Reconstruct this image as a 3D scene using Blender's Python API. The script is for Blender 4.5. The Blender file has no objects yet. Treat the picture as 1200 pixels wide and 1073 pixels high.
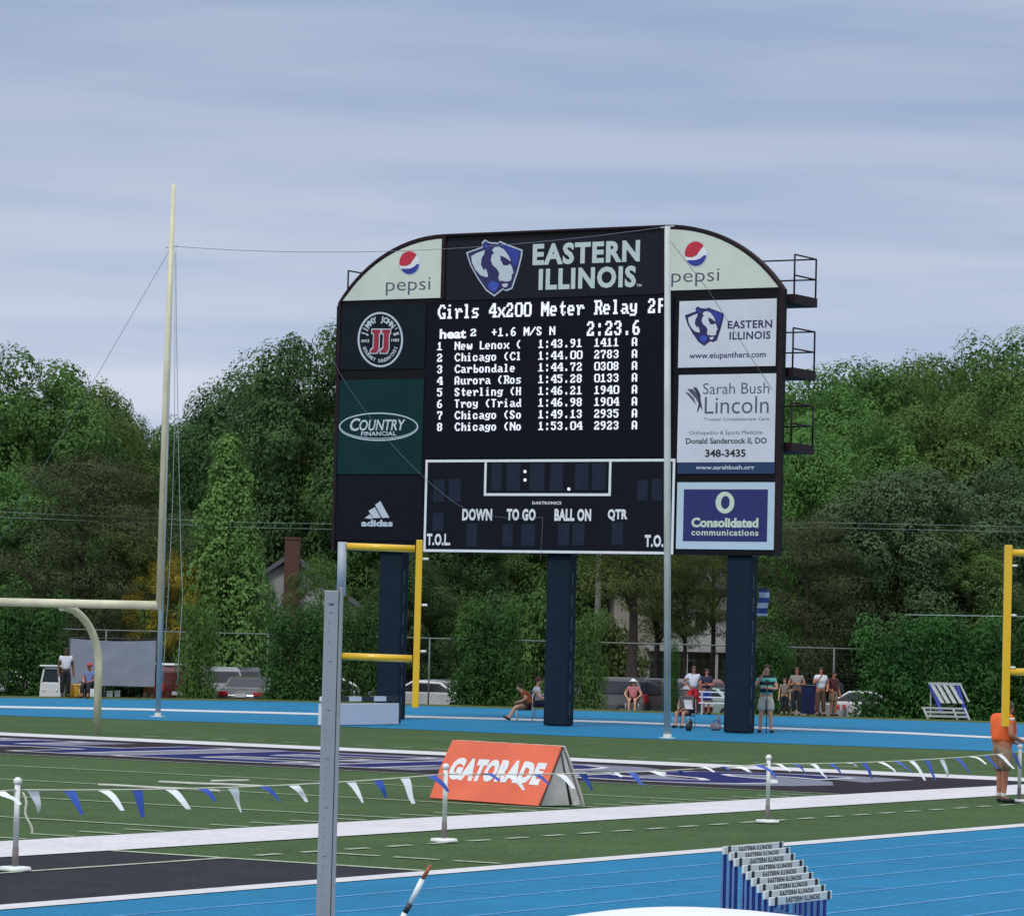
import bpy, bmesh, math, random
import numpy as np
from mathutils import Vector, Matrix

# ---------------------------------------------------------------- camera, sky, sun, exposure
F_PX, HORIZON, ROLL, EYE = 4250.0, 746.6, 0.0250, 2.52
W_PX, H_PX = 1200.0, 1073.0
scene = bpy.context.scene
C = scene.collection
PITCH = math.atan2(HORIZON - H_PX / 2, F_PX)
cam_d = bpy.data.cameras.new('camera')
cam_d.sensor_width = 36.0
cam_d.lens = 36.0 * F_PX / W_PX
cam_d.clip_start, cam_d.clip_end = 0.5, 6000
cam = bpy.data.objects.new('camera', cam_d)
C.objects.link(cam)
cam.matrix_world = (Matrix.Translation((0, 0, EYE)) @ Matrix.Rotation(math.pi / 2 + PITCH, 4, 'X')
                    @ Matrix.Rotation(ROLL, 4, 'Z'))
scene.camera = cam
scene.view_settings.view_transform = 'Standard'
scene.view_settings.look = 'None'
scene.view_settings.exposure = 0.1
scene.view_settings.gamma = 1.0

SUN_EL, SUN_AZ = math.radians(52), math.radians(205)      # azimuth measured from +Y towards +X


def build_world():
    w = bpy.data.worlds.new('World')
    scene.world = w
    w.use_nodes = True
    nt = w.node_tree
    for n in list(nt.nodes):
        nt.nodes.remove(n)
    N = nt.nodes.new
    L = nt.links.new
    out = N('ShaderNodeOutputWorld')
    bg = N('ShaderNodeBackground')
    sky = N('ShaderNodeTexSky')
    sky.sky_type = 'NISHITA'
    sky.sun_disc = False
    sky.sun_elevation = SUN_EL
    sky.sun_rotation = SUN_AZ
    skym = N('ShaderNodeVectorMath'); skym.operation = 'SCALE'; skym.inputs['Scale'].default_value = 0.9
    L(sky.outputs[0], skym.inputs[0])
    tc = N('ShaderNodeTexCoord')
    sep = N('ShaderNodeSeparateXYZ')
    L(tc.outputs['Generated'], sep.inputs[0])
    # overcast dome: brighter towards the zenith
    ramp = N('ShaderNodeValToRGB')
    L(sep.outputs['Z'], ramp.inputs[0])
    cr = ramp.color_ramp
    cr.elements[0].position = 0.0; cr.elements[0].color = (6.1, 6.4, 7.6, 1)
    cr.elements[1].position = 1.0; cr.elements[1].color = (10.5, 10.8, 11.2, 1)
    for p, c in ((0.055, (5.65, 6.15, 7.5, 1)), (0.11, (4.4, 5.1, 6.6, 1)), (0.16, (3.55, 4.3, 5.9, 1)), (0.4, (7.8, 8.2, 8.9, 1))):
        e = cr.elements.new(p); e.color = c
    # cloud layers: long flat bands, seen close to the horizon
    mp = N('ShaderNodeMapping'); mp.inputs['Scale'].default_value = (4.0, 4.0, 42.0)
    mp.inputs['Rotation'].default_value = (0.0, 0.0, 0.0)
    L(tc.outputs['Generated'], mp.inputs[0])
    n1 = N('ShaderNodeTexNoise'); n1.inputs['Scale'].default_value = 1.0
    n1.inputs['Detail'].default_value = 4.5; n1.inputs['Roughness'].default_value = 0.5
    n1.inputs['Distortion'].default_value = 0.15
    L(mp.outputs[0], n1.inputs['Vector'])
    mp2 = N('ShaderNodeMapping'); mp2.inputs['Scale'].default_value = (10.0, 10.0, 70.0)
    mp2.inputs['Location'].default_value = (3.1, 1.7, 0.4)
    L(tc.outputs['Generated'], mp2.inputs[0])
    n2 = N('ShaderNodeTexNoise'); n2.inputs['Scale'].default_value = 1.0
    n2.inputs['Detail'].default_value = 5.0; n2.inputs['Roughness'].default_value = 0.55
    L(mp2.outputs[0], n2.inputs['Vector'])
    add = N('ShaderNodeMath'); add.operation = 'MULTIPLY_ADD'
    L(n2.outputs[0], add.inputs[0]); add.inputs[1].default_value = 0.28; L(n1.outputs[0], add.inputs[2])
    cl = N('ShaderNodeMapRange'); cl.interpolation_type = 'SMOOTHSTEP'
    cl.inputs['From Min'].default_value = 0.44; cl.inputs['From Max'].default_value = 0.82
    cl.inputs['To Min'].default_value = 0.0; cl.inputs['To Max'].default_value = 1.0
    L(add.outputs[0], cl.inputs['Value'])
    tint = N('ShaderNodeValToRGB')
    tint.color_ramp.elements[0].color = (0.80, 0.87, 0.94, 1)
    tint.color_ramp.elements[1].color = (1.13, 1.09, 1.05, 1)
    L(cl.outputs[0], tint.inputs[0])
    mul = N('ShaderNodeMix'); mul.data_type = 'RGBA'; mul.blend_type = 'MULTIPLY'; mul.inputs[0].default_value = 1.0
    L(ramp.outputs[0], mul.inputs[6]); L(tint.outputs[0], mul.inputs[7])
    mix = N('ShaderNodeMix'); mix.data_type = 'RGBA'; mix.inputs[0].default_value = 0.95
    L(skym.outputs[0], mix.inputs[6]); L(mul.outputs[2], mix.inputs[7])
    L(mix.outputs[2], bg.inputs[0])
    bg.inputs[1].default_value = 0.1
    L(bg.outputs[0], out.inputs[0])


build_world()
sun_d = bpy.data.lights.new('sun', 'SUN')
sun_d.energy = 1.5
sun_d.angle = math.radians(11)
sun_d.color = (1.0, 0.96, 0.9)
sun = bpy.data.objects.new('sun', sun_d)
C.objects.link(sun)
sdir = Vector((math.sin(SUN_AZ) * math.cos(SUN_EL), math.cos(SUN_AZ) * math.cos(SUN_EL), math.sin(SUN_EL)))
sun.rotation_euler = (-sdir).to_track_quat('-Z', 'Y').to_euler()
sun.location = sdir * 50

# ---------------------------------------------------------------- measuring helpers (photo measurements -> metres)
_c, _s = math.cos(ROLL), math.sin(ROLL)


def ray(x, y):
    dx, dy = x - W_PX / 2, y - H_PX / 2
    X = _c * dx + _s * dy
    Z = -_s * dx + _c * dy
    f = F_PX * math.cos(PITCH) + Z * math.sin(PITCH)
    d = Z * math.cos(PITCH) - F_PX * math.sin(PITCH)
    return Vector((X, f, -d))


def G(x, y, z=0.0):                       # ground point
    r = ray(x, y)
    return Vector((0, 0, EYE)) + r * ((z - EYE) / r.z)


def AT(x, y, Y):                          # point at a known distance
    r = ray(x, y)
    return Vector((0, 0, EYE)) + r * (Y / r.y)


TH, U0, V0 = 0.54, 65.0, -26.75           # field frame: u from the end line towards us, v from the sideline into the field
_ct, _st = math.cos(TH), math.sin(TH)


def UV(u, v, z=0.0):
    a, b = U0 - u, V0 - v
    return Vector((a * _st + b * _ct, a * _ct - b * _st, z))


# ---------------------------------------------------------------- materials
def lin(c):
    return tuple(((v / 255) / 12.92 if v / 255 <= 0.04045 else ((v / 255 + 0.055) / 1.055) ** 2.4) for v in c)


MATS = {}


def mat(name, rgb, rough=0.6, metal=0.0, var=0.12, scale=6.0, bump=0.0, spec=0.5, detail=4.0, coat=0.0, stretch=None, mott=None):
    if name in MATS:
        return MATS[name]
    m = bpy.data.materials.new(name)
    m.use_nodes = True
    nt = m.node_tree
    b = nt.nodes['Principled BSDF']
    b.inputs['Roughness'].default_value = rough
    b.inputs['Metallic'].default_value = metal
    b.inputs['Specular IOR Level'].default_value = spec
    if coat:
        b.inputs['Coat Weight'].default_value = coat
        b.inputs['Coat Roughness'].default_value = 0.1
    tc = nt.nodes.new('ShaderNodeTexCoord')
    vec = tc.outputs['Object']
    if stretch:
        mp = nt.nodes.new('ShaderNodeMapping'); mp.inputs['Scale'].default_value = stretch
        nt.links.new(vec, mp.inputs[0]); vec = mp.outputs[0]
    n = nt.nodes.new('ShaderNodeTexNoise')
    n.inputs['Scale'].default_value = scale
    n.inputs['Detail'].default_value = detail
    n.inputs['Roughness'].default_value = 0.6
    nt.links.new(vec, n.inputs['Vector'])
    r = nt.nodes.new('ShaderNodeValToRGB')
    lo = [max(0, c * (1 - var)) for c in rgb]; hi = [min(1, c * (1 + var)) for c in rgb]
    r.color_ramp.elements[0].position = 0.3; r.color_ramp.elements[0].color = (*lo, 1)
    r.color_ramp.elements[1].position = 0.7; r.color_ramp.elements[1].color = (*hi, 1)
    nt.links.new(n.outputs[0], r.inputs[0])
    col = r.outputs[0]
    for ms, ma in (mott or ()):
        n2 = nt.nodes.new('ShaderNodeTexNoise'); n2.inputs['Scale'].default_value = ms; n2.inputs['Detail'].default_value = 5.0
        nt.links.new(tc.outputs['Object'], n2.inputs['Vector'])
        mr = nt.nodes.new('ShaderNodeMapRange'); mr.inputs['From Min'].default_value = .3; mr.inputs['From Max'].default_value = .7
        mr.inputs['To Min'].default_value = 1 - ma; mr.inputs['To Max'].default_value = 1 + ma
        nt.links.new(n2.outputs[0], mr.inputs['Value'])
        vm = nt.nodes.new('ShaderNodeVectorMath'); vm.operation = 'SCALE'
        nt.links.new(col, vm.inputs[0]); nt.links.new(mr.outputs[0], vm.inputs['Scale']); col = vm.outputs[0]
    nt.links.new(col, b.inputs['Base Color'])
    if bump:
        bm_ = nt.nodes.new('ShaderNodeBump'); bm_.inputs['Strength'].default_value = bump
        bm_.inputs['Distance'].default_value = 0.02
        nt.links.new(n.outputs[0], bm_.inputs['Height']); nt.links.new(bm_.outputs[0], b.inputs['Normal'])
    MATS[name] = m
    return m


def emit(name, rgb, strength):
    m = bpy.data.materials.new(name); m.use_nodes = True
    b = m.node_tree.nodes['Principled BSDF']
    b.inputs['Base Color'].default_value = (0.02, 0.02, 0.02, 1)
    b.inputs['Emission Color'].default_value = (*rgb, 1)
    b.inputs['Emission Strength'].default_value = strength
    return m


def leaf_mat(name, rgb, rgb2, trans=0.3):
    m = bpy.data.materials.new(name); m.use_nodes = True
    nt = m.node_tree
    for n in list(nt.nodes):
        nt.nodes.remove(n)
    N = nt.nodes.new; L = nt.links.new
    out = N('ShaderNodeOutputMaterial')
    geo = N('ShaderNodeNewGeometry')
    tc = N('ShaderNodeTexCoord')
    n1 = N('ShaderNodeTexNoise'); n1.inputs['Scale'].default_value = 0.55; n1.inputs['Detail'].default_value = 3
    L(tc.outputs['Object'], n1.inputs['Vector'])
    oi = N('ShaderNodeObjectInfo')
    a = N('ShaderNodeMath'); a.operation = 'MULTIPLY_ADD'; a.inputs[1].default_value = 0.18
    L(geo.outputs['Random Per Island'], a.inputs[0]); L(n1.outputs[0], a.inputs[2])
    s = N('ShaderNodeMapRange'); s.inputs['From Min'].default_value = 0.30; s.inputs['From Max'].default_value = 0.86
    L(a.outputs[0], s.inputs['Value'])
    mx = N('ShaderNodeMix'); mx.data_type = 'RGBA'
    mx.inputs[6].default_value = (*rgb, 1); mx.inputs[7].default_value = (*rgb2, 1)
    L(s.outputs[0], mx.inputs[0])
    hv = N('ShaderNodeHueSaturation')
    vr = N('ShaderNodeMapRange'); vr.inputs['To Min'].default_value = 0.88; vr.inputs['To Max'].default_value = 1.14
    L(oi.outputs['Random'], vr.inputs['Value']); L(vr.outputs[0], hv.inputs['Value'])
    hr = N('ShaderNodeMapRange'); hr.inputs['To Min'].default_value = 0.485; hr.inputs['To Max'].default_value = 0.515
    L(oi.outputs['Random'], hr.inputs['Value']); L(hr.outputs[0], hv.inputs['Hue'])
    L(mx.outputs[2], hv.inputs['Color'])
    d = N('ShaderNodeBsdfPrincipled'); d.inputs['Roughness'].default_value = 0.75
    d.inputs['Specular IOR Level'].default_value = 0.15
    t = N('ShaderNodeBsdfTranslucent')
    L(hv.outputs[0], d.inputs['Base Color']); L(hv.outputs[0], t.inputs['Color'])
    ms = N('ShaderNodeMixShader'); ms.inputs[0].default_value = trans
    L(d.outputs[0], ms.inputs[1]); L(t.outputs[0], ms.inputs[2]); L(ms.outputs[0], out.inputs[0])
    MATS[name] = m
    return m


# ---------------------------------------------------------------- mesh helpers
class MB:
    """collects shapes into one mesh"""
    def __init__(s):
        s.v, s.f, s.mi, s.sm = [], [], [], []

    def add(s, verts, faces, mi=0, smooth=False):
        o = len(s.v)
        s.v += [tuple(p) for p in verts]
        for f in faces:
            s.f.append(tuple(o + i for i in f)); s.mi.append(mi); s.sm.append(smooth)

    def box(s, c, size, mi=0, rot=None):
        hx, hy, hz = size[0] / 2, size[1] / 2, size[2] / 2
        p = [Vector((x, y, z)) for x in (-hx, hx) for y in (-hy, hy) for z in (-hz, hz)]
        if rot is not None:
            p = [rot @ q for q in p]
        p = [q + Vector(c) for q in p]
        s.add(p, [(0, 1, 3, 2), (4, 6, 7, 5), (0, 4, 5, 1), (2, 3, 7, 6), (0, 2, 6, 4), (1, 5, 7, 3)], mi)

    def bar(s, a, b, w, d=None, mi=0):
        a, b = Vector(a), Vector(b)
        d = d or w
        ax = b - a
        q = ax.to_track_quat('Z', 'Y')
        s.box((a + b) / 2, (w, d, ax.length), mi, q.to_matrix())

    def tube(s, pts, r, n=8, mi=0, cap=True):
        pts = [Vector(p) for p in pts]
        rs = r if isinstance(r, (list, tuple)) else [r] * len(pts)
        vs, fs = [], []
        up = None
        for i, p in enumerate(pts):
            t = (pts[min(i + 1, len(pts) - 1)] - pts[max(i - 1, 0)])
            if t.length < 1e-9:
                t = Vector((0, 0, 1))
            t.normalize()
            if up is None:
                up = Vector((0, 0, 1)) if abs(t.z) < 0.9 else Vector((1, 0, 0))
            side = t.cross(up)
            if side.length < 1e-6:
                side = t.cross(Vector((0, 1, 0)))
            side.normalize()
            up = side.cross(t).normalized()
            for k in range(n):
                a = 2 * math.pi * k / n
                vs.append(p + (side * math.cos(a) + up * math.sin(a)) * rs[i])
        for i in range(len(pts) - 1):
            for k in range(n):
                k2 = (k + 1) % n
                fs.append((i * n + k, i * n + k2, (i + 1) * n + k2, (i + 1) * n + k))
        s.add(vs, fs, mi, True)
        if cap:
            o = len(s.v) - len(vs)
            s.f.append(tuple(o + k for k in range(n))[::-1]); s.mi.append(mi); s.sm.append(False)
            s.f.append(tuple(o + (len(pts) - 1) * n + k for k in range(n))); s.mi.append(mi); s.sm.append(False)

    def lathe(s, prof, n=16, mi=0, base=(0, 0, 0)):
        vs, fs = [], []
        b = Vector(base)
        for r, z in prof:
            for k in range(n):
                a = 2 * math.pi * k / n
                vs.append(b + Vector((r * math.cos(a), r * math.sin(a), z)))
        for i in range(len(prof) - 1):
            for k in range(n):
                k2 = (k + 1) % n
                fs.append((i * n + k, i * n + k2, (i + 1) * n + k2, (i + 1) * n + k))
        fs.append(tuple(range(n))[::-1]); fs.append(tuple((len(prof) - 1) * n + k for k in range(n)))
        s.add(vs, fs, mi, True)

    def ball(s, c, r, mi=0, n=10, m=7):
        r = r if isinstance(r, (list, tuple)) else (r, r, r)
        vs, fs = [], []
        for i in range(m + 1):
            p = math.pi * i / m
            for k in range(n):
                a = 2 * math.pi * k / n
                vs.append((c[0] + r[0] * math.sin(p) * math.cos(a), c[1] + r[1] * math.sin(p) * math.sin(a), c[2] + r[2] * math.cos(p)))
        for i in range(m):
            for k in range(n):
                k2 = (k + 1) % n
                fs.append((i * n + k, (i + 1) * n + k, (i + 1) * n + k2, i * n + k2))
        s.add(vs, fs, mi, True)

    def prism(s, poly, axis_a, axis_b, axis_n, depth, org=(0, 0, 0), mi=0):
        a, b, n, o = Vector(axis_a), Vector(axis_b), Vector(axis_n), Vector(org)
        k = len(poly)
        vs = [o + a * p[0] + b * p[1] for p in poly] + [o + a * p[0] + b * p[1] + n * depth for p in poly]
        fs = [tuple(range(k)), tuple(range(k, 2 * k))[::-1]] + [(i, (i + 1) % k, k + (i + 1) % k, k + i) for i in range(k)]
        s.add(vs, fs, mi)

    def sheet(s, pts, mi=0):
        s.add(pts, [tuple(range(len(pts)))], mi)

    def build(s, name, mats, parent=None, loc=None, bevel=0.0, fix=True):
        me = bpy.data.meshes.new(name)
        me.from_pydata(s.v, [], s.f)
        if not isinstance(mats, (list, tuple)):
            mats = [mats]
        for m in mats:
            me.materials.append(m)
        me.polygons.foreach_set('material_index', s.mi)
        me.polygons.foreach_set('use_smooth', s.sm)
        if fix:
            b = bmesh.new(); b.from_mesh(me)
            bmesh.ops.recalc_face_normals(b, faces=b.faces)
            b.to_mesh(me); b.free()
        me.update()
        o = bpy.data.objects.new(name, me)
        C.objects.link(o)
        if parent is not None:
            o.parent = parent
        if loc is not None:
            o.location = loc
        if bevel:
            md = o.modifiers.new('bevel', 'BEVEL'); md.width = bevel; md.segments = 2; md.limit_method = 'ANGLE'
        return o


def tag(o, label=None, cat=None, group=None, kind=None):
    if label: o['label'] = label
    if cat: o['category'] = cat
    if group: o['group'] = group
    if kind: o['kind'] = kind
    return o


def thing(name, label, cat, loc=(0, 0, 0), rz=0.0, group=None):
    o = bpy.data.objects.new(name, None)
    o.empty_display_size = 0.3
    C.objects.link(o)
    o.location = loc
    o.rotation_euler = (0, 0, rz)
    return tag(o, label, cat, group)


def copy_tree(o, parent=None):
    c = o.copy(); C.objects.link(c); c.parent = parent
    for ch in list(o.children):
        copy_tree(ch, c)
    return c


def struct(mb, name, m):
    return tag(mb.build(name, m, fix=False), kind='structure')


def text_geo(body, bold=0.0, shear=0.0, spacing=1.0, res=3):
    cu = bpy.data.curves.new('lettering', 'FONT')
    cu.body = body; cu.size = 1.0; cu.offset = bold; cu.shear = shear; cu.space_character = spacing
    cu.resolution_u = res
    o = bpy.data.objects.new('lettering', cu)
    C.objects.link(o)
    me = o.to_mesh()
    v = [tuple(p.co[:2]) for p in me.vertices]
    f = [tuple(p.vertices) for p in me.polygons]
    o.to_mesh_clear()
    bpy.data.objects.remove(o); bpy.data.curves.remove(cu)
    return v, f


# =============================================================== THE SETTING
turf = mat('turf', (0.052, 0.094, 0.036), 0.95, var=0.5, scale=14.0, spec=0.1, detail=10, mott=((.35, .12), (2.2, .12)))
lawn = mat('lawn', (0.075, 0.10, 0.035), 0.95, var=0.4, scale=3.0, spec=0.1, detail=8)
asphalt = mat('asphalt', (0.06, 0.06, 0.062), 0.9, var=0.2, scale=4)
bluetrack = mat('blue_track', (0.005, 0.158, 0.325), 0.85, var=0.25, scale=18, spec=0.2, detail=8, bump=0.15, mott=((.5, .10), (3.0, .08)))
paint = mat('field_paint', (0.56, 0.56, 0.60), 0.9, var=0.12, scale=12, spec=0.2, detail=8, mott=((.8, .06), (3, .06)))
thinpaint = mat('thin_line_paint', (0.36, 0.42, 0.34), 0.9, var=0.3, scale=9, spec=0.2)
trackline = mat('track_line_paint', (0.10, 0.27, 0.52), 0.85, var=0.25, scale=2.5, spec=0.2)
darkturf = mat('end_zone_turf', (0.022, 0.017, 0.024), 0.95, var=0.3, scale=8, spec=0.1)
boxturf = mat('box_turf', (0.026, 0.027, 0.036), 0.95, var=0.5, scale=16, spec=0.1, detail=8, mott=((1.5, .15),))
silverp = mat('silver_turf_paint', (0.17, 0.18, 0.24), 0.9, var=0.1, spec=0.1)
bluep = mat('blue_turf_paint', (0.012, 0.016, 0.11), 0.9, var=0.12, spec=0.1)

GZ = -0.65
mb = MB()
mb.sheet([(-2500, -300, GZ), (2500, -300, GZ), (2500, 4500, GZ), (-2500, 4500, GZ)])
struct(mb, 'ground', lawn)
mb = MB()
mb.sheet([(-300, 133.5, GZ + .01), (300, 133.5, GZ + .01), (300, 147, GZ + .01), (-300, 147, GZ + .01)])
struct(mb, 'road', asphalt)

far_px = [(-500, 802), (-200, 809.5), (0, 815), (330, 819.5), (720, 831.5), (1195, 845.5), (1500, 855)]
far = [G(x, y) for x, y in far_px]
mb = MB()
top = [Vector((-500, far[0].y, 0))] + far + [Vector((500, far[-1].y, 0))]
near = [Vector((p.x, -120, 0)) for p in top]
low = [p + Vector((0, 2.2, GZ + 0.01)) for p in top]
k = len(top)
mb.add(near + top + low, [(i, i + 1, k + i + 1, k + i) for i in range(k - 1)])
struct(mb, 'field', turf)
mb = MB()
verge_in = [p - Vector((0, 4.0, -0.003)) for p in top]
mb.add([p + Vector((0, 0, .003)) for p in verge_in] + [p + Vector((0, 0, .003)) for p in top] + [p + Vector((0, 0, .006)) for p in low],
       [(i, i + 1, k + i + 1, k + i) for i in range(k - 1)] + [(k + i, k + i + 1, 2 * k + i + 1, 2 * k + i) for i in range(k - 1)])
struct(mb, 'grass_verge', lawn)

# far bend of the blue track with its white line
lo_px = [(-500, 819), (-200, 831), (0, 838), (200, 844.5), (400, 851), (660, 862), (850, 868.8), (1160, 880), (1500, 891)]
hi_px = [(1500, 857.5), (1195, 848), (912, 839.5), (720, 834), (330, 822), (0, 817.5), (-200, 812), (-500, 804.5)]
mb = MB(); mb.sheet([G(x, y) + Vector((0, 0, .008)) for x, y in lo_px + hi_px])
struct(mb, 'track_bend', bluetrack)


def strip(px, h0, h1, z, m, name):
    mb = MB()
    a = [G(x, y - h0) + Vector((0, 0, z)) for x, y in px]
    b = [G(x, y + h1) + Vector((0, 0, z)) for x, y in px]
    n = len(a)
    mb.add(a + b, [(i, i + 1, n + i + 1, n + i) for i in range(n - 1)])
    return struct(mb, name, m)


strip([(-500, 813), (-200, 822.5), (0, 828.3), (165, 831.3), (330, 835.6), (570, 842), (720, 846), (900, 853), (1050, 858.5), (1160, 864), (1500, 876)],
      1.1, 1.1, .014, paint, 'track_marking')


def uvrect(mb, u0, u1, v0, v1, z, n=1):
    mb.sheet([UV(u0, v0, z), UV(u1, v0, z), UV(u1, v1, z), UV(u0, v1, z)])


# near straight of the track
mb = MB(); uvrect(mb, -60, 70, -20.2, -6.42, .004)
struct(mb, 'track_straight', bluetrack)
mb = MB()
for i in range(1, 12):
    v = -6.42 - 1.07 * i
    uvrect(mb, -60, 70, v - .03, v + .03, .008)
struct(mb, 'lane_marking', trackline)
mb = MB()
uvrect(mb, -60, 70, -6.42, -6.06, .012)
struct(mb, 'track_edge_marking', paint)

# field markings
mb = MB()
uvrect(mb, -1.83, 0.0, -1.83, 50.6, .012)            # end line band
uvrect(mb, 0.0, 110, -1.83, 0.0, .012)               # sideline band
struct(mb, 'field_border_marking', paint)
mb = MB()
for u in (9.144, 13.716, 18.288, 22.86, 27.432, 32.0, 36.6, 41.1, 45.7):
    uvrect(mb, u - .05, u + .05, 0.1, 48.7, .012)
for i in range(10, 46):
    if (i - 10) % 5 == 0:
        continue
    u = 9.144 + .9144 * (i - 10)
    for v in (0.12, 18.0, 30.0):
        uvrect(mb, u - .05, u + .05, v, v + .62, .012)
for i in range(-2, 24):                              # dashed restraining line outside the sideline
    u = 29.3 - .9144 * i
    uvrect(mb, u - .24, u + .24, -3.43, -3.31, .012)
for i in range(0, 24):                               # dashes behind the end line
    v = 28 - 1.0 * i
    if v < 25.0:
        uvrect(mb, -3.62, -3.50, v - .24, v + .24, .012)
for v in (-4.0, -4.8, -5.6):
    uvrect(mb, 30.2, 30.32, v - .3, v + .3, .012)
uvrect(mb, 31.94, 32.08, -6.0, -1.86, .012)
uvrect(mb, 32.08, 70, -3.46, -3.36, .012)
struct(mb, 'field_line_marking', thinpaint)
mb = MB(); uvrect(mb, 0.03, 9.08, 0.03, 48.7, .004)
struct(mb, 'end_zone', darkturf)
mb = MB(); uvrect(mb, 32.09, 72, -6.04, -1.85, .004)
struct(mb, 'team_box', boxturf)


def ground_text(body, bold, shear, v_left, v_right, u_near, u_far, z, m, name, grow=0.0):
    v, f = text_geo(body, bold, shear, 1.12)
    ref, _ = text_geo(body, 0.0, shear, 1.12)
    xs = [p[0] for p in ref]; ys = [p[1] for p in ref]
    x0, x1, y0, y1 = min(xs), max(xs), min(ys), max(ys)
    mb = MB()
    mb.add([UV(u_near + (p[1] - y0) / (y1 - y0) * (u_far - u_near), v_left + (p[0] - x0) / (x1 - x0) * (v_right - v_left), z) for p in v], f)
    return struct(mb, name, m)


ground_text('PANTHERS', 0.062, 0, 45.6, 2.4, 7.3, 1.6, .008, silverp, 'end_zone_shadow_lettering')
ground_text('PANTHERS', 0.040, 0, 46.3, 3.2, 7.5, 1.9, .012, paint, 'end_zone_outline_lettering')
ground_text('PANTHERS', 0.018, 0, 46.3, 3.2, 7.5, 1.9, .016, bluep, 'end_zone_lettering')

# =============================================================== SCOREBOARD
AZ = TH
BASE = G(653, 851)
BASE = BASE + Vector((math.sin(AZ), math.cos(AZ), 0)) * 0.25
sb = thing('scoreboard', 'large dark scoreboard with arched top corners, lit results screen and sponsor panels on three columns', 'scoreboard', BASE, -AZ)
DV = Vector((math.cos(AZ), -math.sin(AZ), 0)); BV = Vector((math.sin(AZ), math.cos(AZ), 0))


def S(x, y, t=-0.25):                       # measurement on the board's face -> (along, up)
    r = ray(x, y)
    o = Vector((0, 0, EYE))
    k = (BV.dot(BASE - o) + t) / BV.dot(r)
    p = o + r * k - BASE
    return p.dot(DV), p.z


FRONT = -0.25
navy = mat('cabinet_steel', lin((9, 10, 18)), 0.6, var=0.15, scale=2, spec=.2)
maroon = mat('dark_trim', lin((38, 24, 32)), 0.6, var=0.15, spec=.2)
slate = mat('name_panel_face', lin((25, 28, 40)), 0.75, spec=.2, var=0.08, scale=2)
ledface = mat('display_face', lin((12, 12, 26)), 0.7, var=0.15, scale=40, spec=.15)
cream = mat('cream_panel_face', (0.60, 0.66, 0.60), 0.5, var=0.04, scale=1.5, mott=((.9, .05),))
adslate = mat('slate_panel_face', lin((12, 22, 32)), 0.7, var=0.08, scale=2, spec=.2)
adgreen = mat('green_panel_face', lin((3, 46, 49)), 0.7, var=0.08, scale=2, spec=.2)
adnavy = mat('navy_panel_face', lin((9, 12, 26)), 0.7, var=0.08, scale=2, spec=.2)
adwhite = mat('white_panel_face', (0.60, 0.64, 0.73), 0.5, var=0.04, scale=1.5, mott=((.8, .05),))
adpale = mat('pale_border_face', (0.46, 0.60, 0.72), 0.5, var=0.04, scale=1.5, mott=((.7, .04),))
adblue = mat('violet_blue_face', lin((32, 38, 102)), 0.6, var=0.08, scale=2)
adteal = mat('teal_strip_face', lin((22, 52, 92)), 0.6, var=0.08, scale=2)
scoreface = mat('score_face', lin((9, 13, 26)), 0.7, var=0.2, scale=1.2, spec=.2)
digitface = mat('digit_face', lin((30, 38, 56)), 0.5, var=0.2, scale=3, spec=.2)
white = mat('white_paint', (0.74, 0.77, 0.82), 0.5, var=0.05)
silver = mat('silver_lettering', (0.50, 0.60, 0.62), 0.5, var=0.06)
greyink = mat('grey_ink', lin((78, 82, 104)), 0.6, var=0.05)
darkink = mat('dark_ink', lin((44, 40, 70)), 0.6, var=0.05)
blackink = mat('black_ink', lin((30, 30, 36)), 0.6, var=0.05)
red = mat('red_print', lin((190, 40, 62)), 0.5, var=0.06)
deepred = mat('deep_red_print', lin((150, 36, 60)), 0.5, var=0.06)
royal = mat('blue_print', lin((42, 58, 150)), 0.5, var=0.06)
midblue = mat('mid_blue_print', lin((52, 78, 172)), 0.5, var=0.06)
navyink = mat('navy_print', lin((38, 34, 92)), 0.5, var=0.06)
palegreen = mat('pale_green_print', (0.55, 0.66, 0.55), 0.5, var=0.05)
palesilver = mat('pale_silver_print', (0.50, 0.58, 0.66), 0.5, var=0.05)
colpad = mat('column_padding', lin((18, 34, 48)), 0.8, spec=.2, var=0.12, scale=2.5, bump=0.1)
glow = emit('lit_pixels', (0.80, 0.86, 1.0), 1.05)

XL, XR = -7.92, 6.97                       # board's sides
ZB, ZS, ZT = 4.97, 12.40, 14.34            # bottom, shoulder, top
CL, CR = S(521, 300)[0], S(779.5, 300)[0]  # centre bay


def arc(xa, xb, n=14):                     # from shoulder (xa, ZS) up to (xb, ZT), level at the top
    w, h = abs(xb - xa), ZT - ZS
    R = (w * w + h * h) / (2 * h)
    a1 = math.asin(w / R)
    sg = 1 if xa > xb else -1
    return [(xb + sg * R * math.sin(a1 * (1 - i / n)), ZT - R + R * math.cos(a1 * (1 - i / n))) for i in range(n + 1)]


AL, AR = arc(XL, CL), arc(XR, CR)
outline = [(XL, ZB), (XR, ZB)] + AR + AL[::-1]
ex, ey, ez = Vector((1, 0, 0)), Vector((0, 1, 0)), Vector((0, 0, 1))
mb = MB(); mb.prism(outline, ex, ez, ey, 0.2, (0, FRONT, 0))
mb.build('cabinet', navy, sb)
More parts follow.
